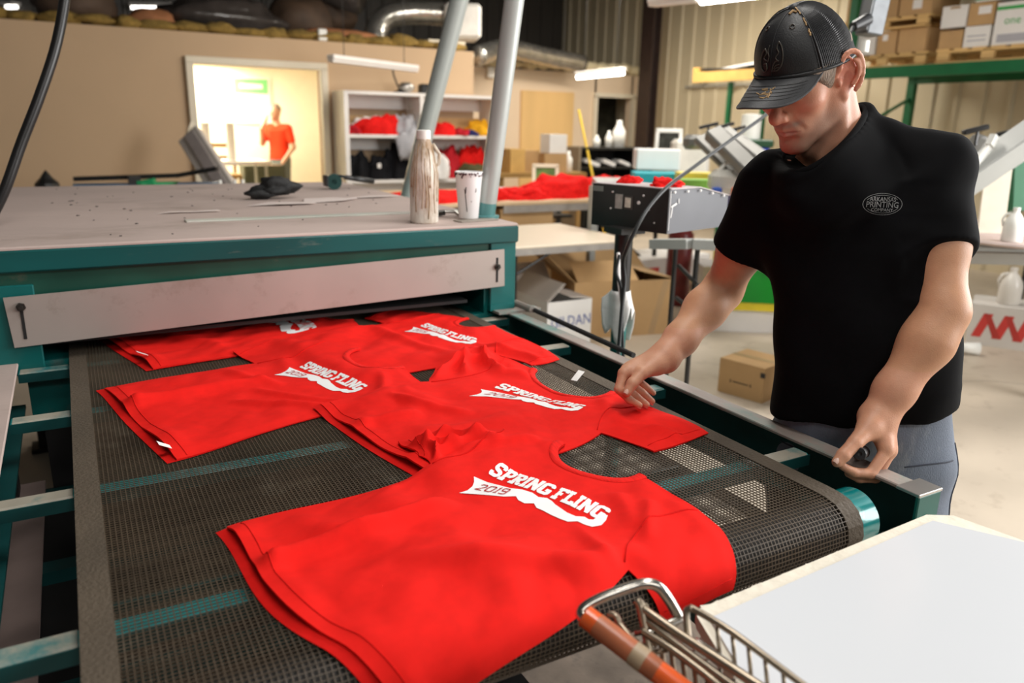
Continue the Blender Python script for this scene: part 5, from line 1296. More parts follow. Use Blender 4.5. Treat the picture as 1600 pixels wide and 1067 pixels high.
for c, r, s_, m, lb, g in (
    ((2.93, 8.98, 1.369), (.12, .17, .10), 1, cr, 'dark red shirt at the far left end of the upper shelf', U), ((3.16, 9.06, 1.369), (.30, .12, .19), 2, cw, 'white shirt behind the red ones on the upper shelf', U), ((3.22, 8.92, 1.369), (.26, .12, .19), 31, m_red2, 'bright red shirt heap on the left of the upper shelf', U),
    ((3.52, 8.95, 1.369), (.15, .17, .20), 4, cg, 'grey shirt heap at the middle of the upper shelf', U),
    ((4.02, 8.95, 1.369), (.17, .16, .13), 5, m_red2, 'red shirt heap right of the tilted pole, upper shelf', U), ((4.27, 8.93, 1.369), (.12, .16, .07), 6, cr, 'crimson shirt between red and gold on the upper shelf', U), ((4.36, 8.87, 1.369), (.10, .10, .065), 7, cn, 'navy shirt beside the gold one on the upper shelf', U), ((4.52, 9.0, 1.369), (.17, .17, .17), 8, cy, 'golden yellow shirt heap at the right of the upper shelf', U),
    ((2.95, 8.98, .859), (.15, .17, .28), 11, cb, 'black shirt heap at the left end of the lower shelf', Lw), ((3.22, 8.98, .859), (.20, .17, .24), 12, cb, 'black shirt heap with white tags, second on the lower shelf', Lw), ((3.48, 8.98, .859), (.19, .17, .36), 13, cb, 'tallest black shirt heap beside the shelf divider', Lw),
    ((3.90, 8.92, .859), (.18, .17, .30), 14, cw, 'white shirt heap behind the brown bottle on the lower shelf', Lw), ((4.15, 9.02, .859), (.16, .14, .34), 15, cr, 'crimson shirt heap on the right of the lower shelf', Lw), ((4.46, 9.02, .859), (.22, .14, .34), 16, m_red2, 'red shirt heap at the right end of the lower shelf', Lw), ((4.42, 8.86, .859), (.24, .10, .16), 17, co, 'olive shirt in front of red ones, lower shelf', Lw)):
    heap(c, r, s_, m, lb, g, amp=.35)
b = MB(); blob(b, (3.52, 8.78, 1.24), (.13, .05, .17), 33, 18, 14, .5); tag(b.build('hanging_shirt', cg, smooth=True, at=(3.52, 8.78, 1.1)), 'grey shirt hanging off the upper shelf edge', 'shirt')
for x, z, lb in ((3.16, 1.02, 'white swing tag on the black shirts, left one'), (3.52, 1.14, 'white swing tag on the tallest black heap')):
    b = MB(); b.box((x, 8.80, z), (.045, .006, .055), Rz(.2)); tag(b.build('swing_tag', m_label, at=(x, 8.80, z)), lb, 'tag')
t = thing('desk_lamp', (3.52, 9.0, 1.84), 'small lamp with silver head on top of the shelf unit', 'lamp')
b = MB(); b.lathe((3.50, 9.0, 1.8375), [(.07, 0), (.07, .015), (.02, .03), (.015, .05)], 16); b.build('base', m_blk, t)
b = MB(); b.tube([(3.50, 9, 1.88), (3.44, 9, 2.02), (3.42, 9., 2.12)], .01, 6); b.build('arm', m_blk, t)
b = MB(); blob(b, (3.58, 8.98, 1.905), (.10, .08, .06), 2, 14, 10, .1); b.build('head', m_steel, t, smooth=True)
b = MB(); b.box((3.82, 9.02, 1.895), (.12, .12, .115), bev=.02); tag(b.build('gadget', m_blk, at=(3.82, 9.02, 1.8375)), 'small dark box on shelf top behind the tilted pole', 'box')
# lamps
def tube_lamp(p0, p1, lb, lit, w=.10, strength=9., chain=True):
    p0, p1 = Vector(p0), Vector(p1); t = thing('tube_light', (p0+p1)/2, lb, 'light')
    b = MB(); b.bar(p0+Vector((0, 0, .05)), p1+Vector((0, 0, .05)), w, .05, bev=.008); b.build('housing', m_white, t)
    d = (p1-p0).normalized(); n = Vector((-d.y, d.x, 0))
    if lit:
        b = MB(); b.tube([p0, p1], .028, 10); b.build('lamp_tube', pmat('lit_tube_%d' % int(strength), (1, 1, 1), .4, emit=(1, .97, .9), estr=strength), t)
    else:
        b = MB(); b.bar(p0+Vector((0, 0, .012)), p1+Vector((0, 0, .012)), w*.8, .025, bev=.006); b.build('diffuser', m_white, t)
    for q in (p0.lerp(p1, .15), p0.lerp(p1, .85)):
        b = MB(); b.cyl(q+Vector((0, 0, .07)), Vector((q.x, q.y, 5.2)), .004, 5); b.build('hanger', m_blk, t)
    return t
tube_lamp(at(516, 97, 8.0), at(650, 113, 8.9), 'unlit white tube light hanging before the tan wall', False, .12)
tube_lamp(at(902, 121, 10.9), at(974, 114, 10.3), 'lit tube light hanging before the far peach wall', True, .12, 12)
tube_lamp(at(1097, 2, 6.1), at(1230, -14, 5.2), 'brightly lit tube light at the top edge over the cream siding', True, .12, 12)
tube_lamp(at(1019, 11, 6.7), at(1095, 3, 6.12), 'unlit end of white lamp housing beside the dark steel column', False, .12)
tube_lamp(at(-12, 11, 11.4), at(26, 11, 11.2), 'distant lit tube light at the picture\'s top left corner', True, .16, 3)
tube_lamp(at(55, 10, 11.6), at(67, 10, 11.5), 'tiny distant lit tube light left of the hanging cable', True, .12, 3)
tube_lamp(at(206, 12, 11.8), at(271, 13, 11.6), 'distant lit tube light above the orange insulation scrap', True, .12, 3)
tube_lamp((2.75, 11.9, 2.30), (3.5, 11.9, 2.30), 'lit tube light on the office ceiling', True, .2, 12)
# ducts over the partition
m_foil = pmat('silver_foil_duct', (.52, .50, .46), .22, .85, var=.25, scale=9, bump=.7, bscale=16)
t = thing('flex_duct', (4.0, 10.1, 2.5), 'silver foil flexible duct bending down behind the tan wall', 'duct')
path = spl([tuple(at(588, 66, 9.75)), tuple(at(588, 46, 9.75)), tuple(at(604, 27, 9.8)), tuple(at(640, 20, 9.9)), tuple(at(694, 22, 10.0))], 60)
b = MB(); b.tube(path, [.135+.010*(i % 2) for i in range(60)], 18); b.build('foil_sleeve', m_foil, t, smooth=True)
pc = Vector(at(721, 36, 10.0)); t2 = thing('duct_plenum', pc-Vector((0, 0, .22)), 'white wrapped plenum box joined to the silver duct', 'duct')
b = MB(); b.box(pc, (.46, .5, .42), Rz(-.35), bev=.04); o = b.build('plenum_box', pmat('white_duct_wrap', (.78, .75, .70), .5, .1, var=.12, scale=6, bump=.5, bscale=9), t2)
b = MB(); b.box(Vector(at(691, 68, 9.8)), (.5, .3, .05)); b.box(Vector(at(672, 72, 9.7)), (.2, .2, .05)); b.build('support_board', m_trim, t2)
b = MB(); b.tube(spl([tuple(at(745, 88, 10.6)), tuple(at(790, 76, 11.4)), tuple(at(850, 88, 11.9)), tuple(at(910, 100, 12.3))], 30), [.13+.010*(i % 2) for i in range(30)], 14); fd = tag(b.build('flex_duct', m_foil, smooth=True), 'long silver duct lying over the far wall top', 'duct')
for q in ((800, 76, 11.5), (880, 94, 12.1)):
    p = Vector(at(*q)); b = MB(); b.cyl(p, (p.x, p.y, 5.24), .006, 6); b.build('hanger_rod', m_blk, fd)
bb = MB(); p = Vector((2.71, 9.34, 2.448)); bb.box(p, (.10, .08, .13), bev=.012); tag(bb.build('junction_box', m_whitepl, at=tuple(p)), 'small white junction box at the tan wall\'s top edge', 'electrical box')
b = MB(); p = Vector((5.88, 11.25, 2.28)); b.box(p, (.12, .08, .16), bev=.01); tag(b.build('junction_box', m_whitepl, at=tuple(p)), 'small white junction box on the far wall beside the upright pole', 'electrical box')
b = MB(); b.tube([at(560, 2, 9.9), at(470, -30, 10.2), at(420, -50, 10.4)], .16, 12); tag(b.build('dark_duct', m_plastic, smooth=True, at=tuple(at(560, 2, 9.9))), 'dark round duct in the shade above the tan wall', 'duct')
b = MB(); blob(b, at(520, 25, 10.3), (.34, .2, .24), 17); tag(b.build('insulation_batt', m_kraft, smooth=True, at=tuple(at(520, 45, 10.3))), 'brown insulation batt behind the pointed one', 'insulation')

# ------------------------------------------------------------------ lit office
t = thing('wall_poster', (2.55, 13.48, 1.5), 'white poster with green header on the office wall', 'poster')
b = MB(); b.box((2.72, 13.48, 1.80), (.60, .012, .72)); b.build('sheet', m_label, t)
b = MB(); b.box((2.72, 13.47, 2.02), (.52, .008, .22)); hd_ = b.build('header', pmat('green_header', (.20, .62, .22), .6), t)
b = MB(); b.box((2.72, 13.464, 2.02), (.36, .004, .07)); b.build('header_lettering', m_label, hd_)
t = thing('office_table', (2.25, 11.6, 0), 'white table in the bright office', 'table')
b = MB(); b.box((1.90, 11.6, .93), (1.15, .8, .05), bev=.01); b.build('tabletop', m_white, t)
legs(t, [(1.4, 11.25), (2.4, 11.25), (1.4, 11.95), (2.4, 11.95)], .92, m_grey, .02)
for x, lb in ((1.70, 'tall white paper roll on the office table, left one'), (2.02, 'tall white paper roll on the office table, right one')):
    b = MB(); b.lathe((x, 11.6, .955), [(0, 0), (.06, 0), (.06, .5), (0, .5)], 16); tag(autosmooth(b.build('paper_roll', m_white, at=(x, 11.6, .955))), lb, 'roll')
m_brownwood = pmat('brown_chair_wood', (.32, .18, .05), .5, var=.15)
for x, lb in ((1.50, 'brown wooden chair behind the office table, left one'), (2.02, 'brown wooden chair behind the office table, right one')):
    t = thing('office_chair', (x, 12.3, 0), lb, 'chair', 'chairs in the office')
    b = MB(); b.box((x, 12.3, .70), (.42, .42, .05)); b.build('seat', m_brownwood, t)
    for z in (.95, 1.13):
        b = MB(); b.box((x, 12.5, z), (.42, .03, .06)); b.build('back_rail', m_brownwood, t)
    for dx in (-.19, .19):
        b = MB(); b.box((x+dx, 12.5, .57), (.04, .04, 1.14)); b.build('leg', m_brownwood, t)
        b = MB(); b.box((x+dx, 12.12, .35), (.04, .04, .68)); b.build('leg', m_brownwood, t)
t = thing('cabinet', (2.60, 12.4, 0), 'dark low cabinet beside the person in the office', 'cabinet')
b = MB(); b.box((2.60, 12.45, .42), (.6, .4, .84)); b.build('body', pmat('dark_green_cabinet', (.06, .07, .04), .5), t)
for dx in (-.15, .15):
    b = MB(); b.box((2.60+dx, 12.24, .42), (.26, .02, .74)); d_ = b.build('door', pmat('dark_green_cabinet', (.06, .07, .04), .5), t)
    b = MB(); b.box((2.60+dx*.3, 12.22, .5), (.03, .02, .06)); b.build('handle', m_tape, d_)
G = 'white sacks by the office door'
for c, r, s_, lb in (((3.16, 11.3, 0), (.17, .17, .62), 3, 'shorter white sack at the right of the office'), ((3.45, 11.4, 0), (.18, .18, .92), 4, 'taller white sack at the right of the office')):
    heap(c, r, s_, m_white, lb, G, name='sack', amp=.15, cat='sack')
G = 'small bottles on the press behind the oven'
# the second person
pr = thing('person', (2.98, 12.9, 0), 'person in red shirt and grey trousers standing in the bright office', 'person')
S2 = SDF(); o2 = np.array([2.98, 12.9, 0]); V3 = lambda x, y, z: o2+np.array([x, y, z])
S2.loft([(.92, 2.98, 12.9, .155, .11), (1.1, 2.98, 12.9, .14, .10), (1.35, 2.98, 12.9, .17, .11)], (1, 0, 0), (0, 1, 0), .05)
S2.cone(V3(-.15, 0, 1.38), V3(.15, 0, 1.38), .06, .06, .05); S2.cone(V3(0, 0, 1.40), V3(-.02, -.02, 1.52), .052, .05, .03); S2.ell(V3(-.02, -.03, 1.63), (.075, .095, .115), None, .03); S2.cone(V3(-.03, -.12, 1.62), V3(-.03, -.135, 1.60), .012, .014, .015); S2.cone(V3(-.02, -.075, 1.55), V3(-.02, -.08, 1.55), .035, .035, .03)
for s in (-1, 1): S2.ell(V3(-.02+s*.077, -.01, 1.62), (.008, .02, .03), None, .01)
S2.chain([V3(-.19, 0, 1.37), V3(-.24, -.10, 1.15), V3(-.10, -.28, 1.38), V3(-.06, -.22, 1.50)], [.05, .042, .034, .028], .02); S2.chain([V3(-.06, -.22, 1.50), V3(-.05, -.19, 1.57)], [.03, .018], .01)
S2.chain([V3(.19, 0, 1.37), V3(.25, .02, 1.10), V3(.20, -.14, .92), V3(.19, -.2, .86)], [.05, .042, .03, .026], .02)
for s in (-1, 1): S2.chain([V3(s*.085, 0, .92), V3(s*.09, -.01, .50), V3(s*.095, .02, .09)], [.085, .06, .042], .03); S2.chain([V3(s*.095, .02, .05), V3(s*.10, -.13, .035)], [.045, .035], .02)
p2, q2 = S2.mesh(.014, o2+np.array([-.45, -.5, 0]), o2+np.array([.45, .4, 1.85]), relax=1)
cs = np.tile(np.array([.55, .30, .19]), (len(p2), 1)); np_mesh('body', p2, q2, m_skin, pr, color=cs)
S3 = SDF(); S3.loft([(.90, 2.98, 12.9, .17, .125), (1.1, 2.98, 12.9, .155, .115), (1.36, 2.98, 12.9, .185, .12)], (1, 0, 0), (0, 1, 0), .05); S3.cone(V3(-.16, 0, 1.385), V3(.16, 0, 1.385), .068, .068, .05)
S3.cone(V3(-.19, 0, 1.37), V3(-.225, -.06, 1.22), .063, .058, .03); S3.cone(V3(.19, 0, 1.37), V3(.23, .01, 1.2), .063, .058, .03)
p3, q3 = S3.mesh(.014, o2+np.array([-.45, -.5, .8]), o2+np.array([.45, .4, 1.85]), relax=1); np_mesh('shirt', p3, q3, cloth_mat('orange_red_cotton', (.78, .05, .015)), pr)
S4 = SDF(); S4.loft([(.80, 2.98, 12.9, .165, .12), (.95, 2.98, 12.9, .16, .115)], (1, 0, 0), (0, 1, 0), .05)
for s in (-1, 1): S4.chain([V3(s*.085, 0, .90), V3(s*.09, -.01, .50), V3(s*.095, .02, .08)], [.098, .078, .068], .03)
p4, q4 = S4.mesh(.016, o2+np.array([-.45, -.5, 0]), o2+np.array([.45, .4, 1.1]), relax=1); np_mesh('trousers', p4, q4, cloth_mat('grey_trousers', (.14, .15, .14)), pr)
S5 = SDF(); S5.ell(V3(-.02, -.015, 1.665), (.081, .095, .09), None, .01); S5.plane(V3(0, 0, 1.64), (0, -.75, -1), .01); p5, q5 = S5.mesh(.012, o2+np.array([-.3, -.3, 1.5]), o2+np.array([.3, .3, 1.85]), relax=1); np_mesh('hair', p5, q5, m_hair, pr)
pr.rotation_euler = (0, 0, rad(-50))

# ------------------------------------------------------------------ behind the oven at left
t = thing('screen_press', (.5, 7.2, 0), 'screen printing press with blue and green arms behind the oven', 'press')
b = MB(); b.bar((.04, 7.35, 1.01), (.80, 7.1, 1.045), .05, .035); b.bar((.80, 7.1, 1.045), (1.08, 6.9, 1.11), .05, .035); b.build('black_arm', m_blk, t)
b = MB(); b.box((.30, 7.2, .955), (.55, .14, .05)); b.build('blue_arm', pmat('steel_blue', (.06, .12, .20), .4), t)
b = MB(); b.box((.66, 7.15, .965), (.30, .12, .05)); b.bar((.5, 7.16, .975), (.62, 7.12, 1.0), .1, .05); b.build('green_arm', pmat('bright_green', (.02, .36, .13), .4), t)
b = MB(); b.box((.95, 7.05, .97), (.34, .12, .04)); b.build('blue_arm', MATS['steel_blue'], t)
b = MB(); b.box((.47, 7.17, 1.01), (.09, .1, .07)); b.build('clamp', m_blk, t)
b = MB(); b.cyl((.5, 7.2, 0), (.5, 7.2, .95), .08, 14); b.build('column', m_blk, t)
t = thing('press_clamp', (-.19, 7.6, 0), 'small dark clamp stand left of the blue and green press', 'clamp')
b = MB(); b.lathe((-.16, 7.65, .90), [(.10, 0), (.09, .06), (.05, .10), (.03, .13), (.0, .17)], 10); b.build('clamp_head', m_blk, t)
b = MB(); b.cyl((-.16, 7.65, 0), (-.16, 7.65, .90), .05, 10); b.build('stand', m_blk, t)
t = thing('leaning_panel', (1.55, 7.8, 0), 'pale grey box panel leaning at a slant before the office door', 'panel')
p0, p1 = Vector(at(297, 212, 7.6)), Vector(at(378, 340, 7.0)); p1b = p0+(p1-p0)*1.95
b = MB(); b.bar(p0, p1b, .24, .10, up=(-.5, -.6, .3), bev=.01); b.build('panel_body', pmat('pale_grey_paint', (.55, .50, .46), .5, var=.05), t)
b = MB(); b.bar(p0+Vector((-.02, -.07, .02)), p0.lerp(p1b, .5)+Vector((-.02, -.07, .02)), .10, .012, up=(-.5, -.6, .3)); b.build('groove', pmat('groove_grey', (.40, .35, .34), .6), t)
b = MB(); b.bar(p0+Vector((-.05, 0, -.06)), p0+Vector((.03, .02, .13)), .03, .03); b.build('stick', m_trim, t)
t = thing('side_table', (1.18, 6.5, 0), 'dark side table behind the oven holding small bottles', 'table')
b = MB(); b.box((1.25, 6.5, .93), (.62, .4, .03)); b.build('tabletop', m_blk, t); legs(t, [(1.0, 6.35), (1.5, 6.35), (1.0, 6.65), (1.5, 6.65)], .92, m_blk)
for x, lb in ((1.03, 'white bottle on the dark side table, leftmost of its row'), (1.14, 'white bottle on the dark side table, second of its row'), (1.20, 'white bottle on the dark side table, third of its row'), (1.40, 'green topped bottle on the dark side table'), (1.50, 'white bottle at the right end of the dark side table')):
    b = MB(); b.lathe((x, 6.5, .945), [(0, 0), (.028, 0), (.03, .01), (.03, .055), (.012, .075), (.012, .10), (0, .10)], 12); tag(b.build('small_bottle', m_whitepl, smooth=True, at=(x, 6.5, .945)), lb, 'bottle', 'small bottles on the side table')

# ------------------------------------------------------------------ far middle: bench, boxes, cart, mop
t = thing('packing_bench', (5.0, 8.5, 0), 'brown packing bench with cartons near the honey coloured door', 'bench')
b = MB(); b.box((5.0, 8.5, .93), (1.25, .7, .05)); b.build('benchtop', m_brownwood, t); b = MB(); b.box((5.0, 8.6, .45), (1.1, .4, .03)); b.build('lower_shelf', m_brownwood, t)
legs(t, [(4.45, 8.2), (5.55, 8.2), (4.45, 8.8), (5.55, 8.8)], .91, m_brownwood, .03)
G = 'cartons on the packing bench'
carton((4.72, 8.45, .955), (.20, .3, .27), 0, pmat('gold_cardboard', (.62, .38, .12), .8), 'golden kraft carton at the left of the packing bench', G)
carton((4.95, 8.55, .955), (.24, .3, .25), rad(10), m_kraftbox, 'dark sided kraft carton in the middle of the packing bench', G)
carton((5.25, 8.4, .955), (.30, .3, .22), rad(-8), m_kraftbox, 'kraft carton carrying a small white carton on the packing bench', G)
carton((5.28, 8.4, 1.182), (.24, .25, .22), rad(-4), m_whitebox, 'small white carton on top of the packing bench cartons', G, tape=False)
b = MB(); b.lathe((5.47, 8.34, .955), [(0, 0), (.05, 0), (.05, .16), (.02, .20), (.02, .25), (0, .25)], 12); tag(b.build('spray_bottle', m_whitepl, smooth=True, at=(5.47, 8.34, .955)), 'white bottle right of the small white carton on the bench', 'bottle')
b = MB(); b.lathe((4.85, 8.2, .47), [(0, 0), (.12, 0), (.14, .30), (.13, .31), (0, .30)], 16); tag(b.build('bucket', m_whitepl, smooth=True, at=(4.85, 8.2, .47)), 'white bucket on the lower shelf of the packing bench', 'bucket')
t = thing('supply_cabinet', (6.4, 9.0, 0), 'black open supply cabinet in front of the dark doorway', 'cabinet')
b = MB(); b.box((5.95, 9.1, .62), (.04, .6, 1.24)); b.build('side_panel', pmat('taupe_panel', (.22, .17, .11), .6), t); b = MB(); b.box((6.95, 9.1, .62), (.04, .6, 1.24)); b.build('side_panel', m_blk, t)
for z in (.06, .45, .72, .97, 1.22):
    b = MB(); b.box((6.45, 9.1, z), (.96, .6, .03)); b.build('shelf', m_blk, t)
b = MB(); b.box((6.45, 9.39, .62), (.96, .02, 1.2)); b.build('back_panel', m_blk, t)
for c, d, lb in (((6.2, 8.95, 1.03), (.26, .2, .06), 'white packet on the supply cabinet\'s upper shelf, left'), ((6.48, 8.95, 1.03), (.22, .2, .06), 'white packet on the supply cabinet\'s upper shelf, middle'), ((6.74, 8.95, 1.025), (.2, .2, .05), 'white packet on the supply cabinet\'s upper shelf, right'), ((6.5, 8.95, .77), (.3, .2, .07), 'pale packet on the supply cabinet\'s middle shelf')):
    b = MB(); b.box(c, d, Matrix.Rotation(rad(18), 3, 'Y') if d[0] < .27 else None, bev=.01); tag(b.build('packet', m_label, at=(c[0], c[1], c[2]-d[2]/2)), lb, 'packet', 'packets in the supply cabinet')
G = 'bottles on the supply cabinet'
for x, h, r, lb in ((6.35, .16, .05, 'shortest white bottle on the supply cabinet top'), (6.55, .22, .05, 'slim white bottle on the supply cabinet top'), (6.72, .36, .09, 'large white jug on the supply cabinet top')):
    b = MB(); b.lathe((x, 9.0, 1.235), [(0, 0), (r, 0), (r, h*.6), (r*.4, h*.85), (r*.35, h), (0, h)], 14); tag(b.build('bottle', m_whitepl, smooth=True, at=(x, 9, 1.235)), lb, 'bottle', G)
t = thing('mop', (6.05, 8.5, 0), 'yellow handled mop leaning before the black supply cabinet', 'mop')
b = MB(); b.cyl((6.18, 8.45, .08), (6.02, 8.98, 1.72), .016, 8); b.build('handle', pmat('yellow_handle', (.80, .55, .05), .4), t); b = MB(); b.box((6.18, 8.45, .05), (.3, .1, .08)); b.build('mop_head', m_red2, t)

# ------------------------------------------------------------------ clutter behind the flash dryer
t = thing('press_table', (4.0, 4.3, 0), 'grey metal press table carrying cartons behind the flash dryer', 'table')
b = MB(); b.box((4.15, 4.75, 1.085), (1.3, .8, .03), Rz(-.55)); b.build('tabletop', m_grey, t)
for x, y in ((3.75, 5.3), (4.9, 4.6), (3.45, 4.9), (4.6, 4.1)):
    b = MB(); b.box((x, y, .54), (.05, .05, 1.07)); b.build('leg', m_grey, t)
RR_ = Rz(-.55)
def on_t(px, d, w, dpt, h, mat, lb, cat='box', name='carton', bev=.004):
    p = Vector(at(px[0], px[1], d)); p.z = 1.10
    b = MB(); b.box(p+Vector((0, 0, h/2)), (w, dpt, h), RR_, bev=bev); return tag(b.build(name, mat, at=tuple(p)), lb, cat)
on_t((1030, 280), 5.9, .40, .3, .08, pmat('teal_card', (.02, .42, .48), .5), 'flat teal carton on the table behind the flash dryer')
p = Vector(at(1030, 270, 6.2)); p.z = 1.185
b = MB(); b.box(p+Vector((-.04, .0, .08)), (.34, .25, .16), RR_, bev=.01); tag(b.build('carton', m_whitebox, at=tuple(p)), 'white carton resting on the flat teal one', 'box')
on_t((1095, 284), 5.6, .34, .25, .10, pmat('yellow_card', (.80, .62, .05), .5), 'flat yellow carton right of the teal one')
on_t((1085, 290), 5.35, .22, .14, .07, pmat('lime_card', (.25, .55, .08), .5), 'small green carton in front of the yellow one')
on_t((1072, 288), 6.5, .30, .3, .32, pmat('beige_plastic', (.70, .66, .58), .5), 'beige plastic printer behind the white carton', 'printer', 'printer', .03)
p = Vector(at(1043, 240, 6.45)); t = thing('mirror_frame', p-Vector((0, 0, .02)), 'white upright frame with dark opening above the white carton', 'frame')
Rm = Rz(-.75) @ Matrix.Rotation(rad(-8), 3, 'X')
for a, d in (((0, 0, .185), (.22, .03, .035)), ((0, 0, .01), (.22, .03, .03)), ((-.095, 0, .1), (.03, .03, .2)), ((.095, 0, .1), (.03, .03, .2))):
    b = MB(); b.box(p+Rm @ Vector(a), d, Rm, bev=.006); b.build('frame_side', m_whitepl, t)
b = MB(); b.box(p+Rm @ Vector((0, .012, .1)), (.17, .006, .16), Rm); b.build('dark_pane', pmat('dark_pane', (.05, .05, .04), .2, var=.4, scale=20), t)
for px, d, s_, m, lb in (((985, 282), 2.72, .03, m_red2, 'red cloth scrap at the left end of the flash dryer lid'), ((1040, 288), 2.60, .045, m_red2, 'red cloth scrap on the flash dryer lid beside the cord')):
    p = at(px[0], px[1], d); p[2] = 1.314; heap(tuple(p), (s_*1.3, s_, .022), 3+px[0], m, lb, name='cloth_scrap', amp=.5, cat='cloth')
on_t((1120, 297), 4.9, .06, .06, .05, pmat('blue_cap', (.03, .10, .45), .4), 'small blue lid on the cluttered table', 'lid', 'lid', .01)
on_t((1152, 300), 4.8, .07, .06, .06, pmat('orange_lid', (.80, .15, .03), .4), 'small orange lid on the cluttered table', 'lid', 'lid', .01)
t = thing('clear_tub', tuple(at(1140, 296, 4.9)), 'milky plastic tub with handle left of the man\'s shoulder', 'tub')
p = Vector(at(1140, 290, 5.0)); p.z = 1.10
b = MB(); b.box(p+Vector((0, 0, .08)), (.26, .2, .15), RR_, bev=.04); b.build('tub', pmat('milky_plastic', (.72, .70, .64), .3, var=.05), t)
b = MB(); b.tube([p+Vector((-.1, 0, .15)), p+Vector((-.05, 0, .20)), p+Vector((.06, 0, .20)), p+Vector((.11, 0, .14))], .012, 8); b.build('handle', m_whitepl, t)
# the tilted arms of the next press
t = thing('screen_press', tuple(at(1150, 400, 5.2)*np.array([1, 1, 0])), 'grey screen press with tilted arms left of the man\'s head', 'press')
m_alu = pmat('cast_aluminium', (.20, .195, .18), .45, .3, var=.08)
for p0, p1, w, h in (((1098, 212, 5.2), (1190, 300, 4.9), .16, .05), ((1112, 206, 5.0), (1200, 292, 4.7), .12, .08), ((1132, 204, 5.1), (1212, 270, 4.8), .07, .07), ((1150, 212, 5.3), (1220, 262, 5.0), .06, .05)):
    b = MB(); b.bar(at(*p0), at(*p1), w, h, up=(-.4, -.3, 1), bev=.012); b.build('press_arm', m_alu, t)
for q in ((1107, 200, 5.0), (1132, 200, 5.1), (1150, 205, 5.2)):
    p = Vector(at(*q)); b = MB(); b.bar(p+Vector((-.05, .03, .0)), p+Vector((.05, -.03, .03)), .03, .02); b.cyl(p+Vector((0, 0, -.05)), p+Vector((0, 0, .01)), .008, 6); b.build('clamp_handle', m_blk, t)
b = MB(); b.cyl(at(1262, 300, 5.2)*np.array([1, 1, 0]), at(1262, 300, 5.2), .07, 14); b.build('column', m_alu, t)
b = MB(); p = Vector(at(1085, 222, 5.4)); b.box(p, (.16, .12, .10), bev=.03); b.build('arm_end', m_alu, t)
# grey beams in front, low
t = thing('screen_press', tuple(at(1080, 470, 3.9)*np.array([1, 1, 0])), 'grey rail base on black legs behind the flash dryer post', 'press')
b = MB(); b.bar(at(1020, 381, 3.75), at(1078, 381, 3.6), .06, .045); b.build('rail', m_grey, t); b = MB(); b.bar(at(1084, 381, 3.6), at(1190, 386, 3.5), .06, .045); b.build('rail', m_grey, t)
for q in ((1056, 385, 3.75), (1090, 388, 3.6)):
    p = at(*q); b = MB(); b.cyl((p[0], p[1], 0), (p[0], p[1], p[2]), .012, 8); b.build('leg', m_blk, t)
b = MB(); b.cyl(at(1056, 465, 3.75), at(1085, 488, 3.6), .01, 6); b.cyl(at(1060, 415, 3.74), at(1090, 445, 3.6), .01, 6); b.build('brace', m_blk, t)
t, bd, X, R = carton(tuple(np.array(at(1118, 470, 6.6))*np.array([1, 1, 0])), (.35, .4, .42), rad(-30), m_whitebox, 'white carton on the floor behind the black table legs', tape=False)
b = MB(); p = at(1062, 400, 6.8); b.lathe((p[0], p[1], 0), [(0, 0), (.11, 0), (.11, .62), (.05, .7), (0, .7)], 14); tag(b.build('canister', pmat('dark_red_can', (.20, .03, .03), .3, var=.4, scale=6), smooth=True, at=(p[0], p[1], 0)), 'dark red canister beyond the flash dryer post', 'canister')
t = thing('green_board', tuple(at(1170, 470, 5.9)*np.array([1, 1, 0])), 'green board with yellow border standing on the floor', 'board')
p = Vector(at(1178, 432, 5.9)); Rg = Rz(-.62) @ Matrix.Rotation(rad(-10), 3, 'X')
b = MB(); b.box(p, (.62, .03, .52), Rg); b.build('yellow_border', pmat('yellow_paint', (.80, .62, .02), .5), t)
b = MB(); b.box(p+Rg @ Vector((0.0, -.018, .025)), (.55, .012, .45), Rg); b.build('green_face', pmat('green_paint', (.0, .27, .015), .4), t)
b = MB(); b.bar(p+Rg @ Vector((-.25, -.028, .20)), p+Rg @ Vector((.30, -.028, -.06)), .035, .012, up=tuple(Rg @ Vector((0, -1, 0)))); b.build('white_stripe', m_white, t)
b = MB(); b.box((p.x, p.y, .10), (.7, .05, .20), Rz(-.62)); b.build('base_plinth', m_white, t)
# grey steel frame cart
t = thing('steel_cart', (3.78, 2.77, 0), 'grey steel frame cart on the floor left of the man\'s hip', 'cart')
Rc = Rz(rad(-41)); cc = Vector((3.78, 2.77, 0))
bgs = pmat('brushed_grey_steel', (.30, .28, .26), .4, .4, var=.12, dirt=(.45, .40, .36), dirt_amt=.3)
for x in (-.25, .25):
    for y in (-.36, .36):
        b = MB(); b.box(cc+Rc @ Vector((x, y, .30)), (.05, .05, .48), Rc); b.build('post', bgs, t)
        b = MB(); b.cyl(cc+Rc @ Vector((x, y-.015, .03)), cc+Rc @ Vector((x, y+.015, .03)), .03, 12); b.build('caster', m_blk, t)
for z in (.53, .09):
    for p, d in (((0, -.36, z), (.55, .06, .04)), ((0, .36, z), (.55, .06, .04)), ((-.25, 0, z), (.06, .78, .04)), ((.25, 0, z), (.06, .78, .04))):
        b = MB(); b.box(cc+Rc @ Vector(p), d, Rc); b.build('rail', bgs, t)
b = MB(); b.box(cc+Rc @ Vector((0, -.365, .31)), (.44, .01, .38), Rc); b.build('side_panel', m_grey, t); b = MB(); b.box(cc+Rc @ Vector((0, 0, .52)), (.46, .68, .01), Rc); b.build('top_panel', m_blk, t)

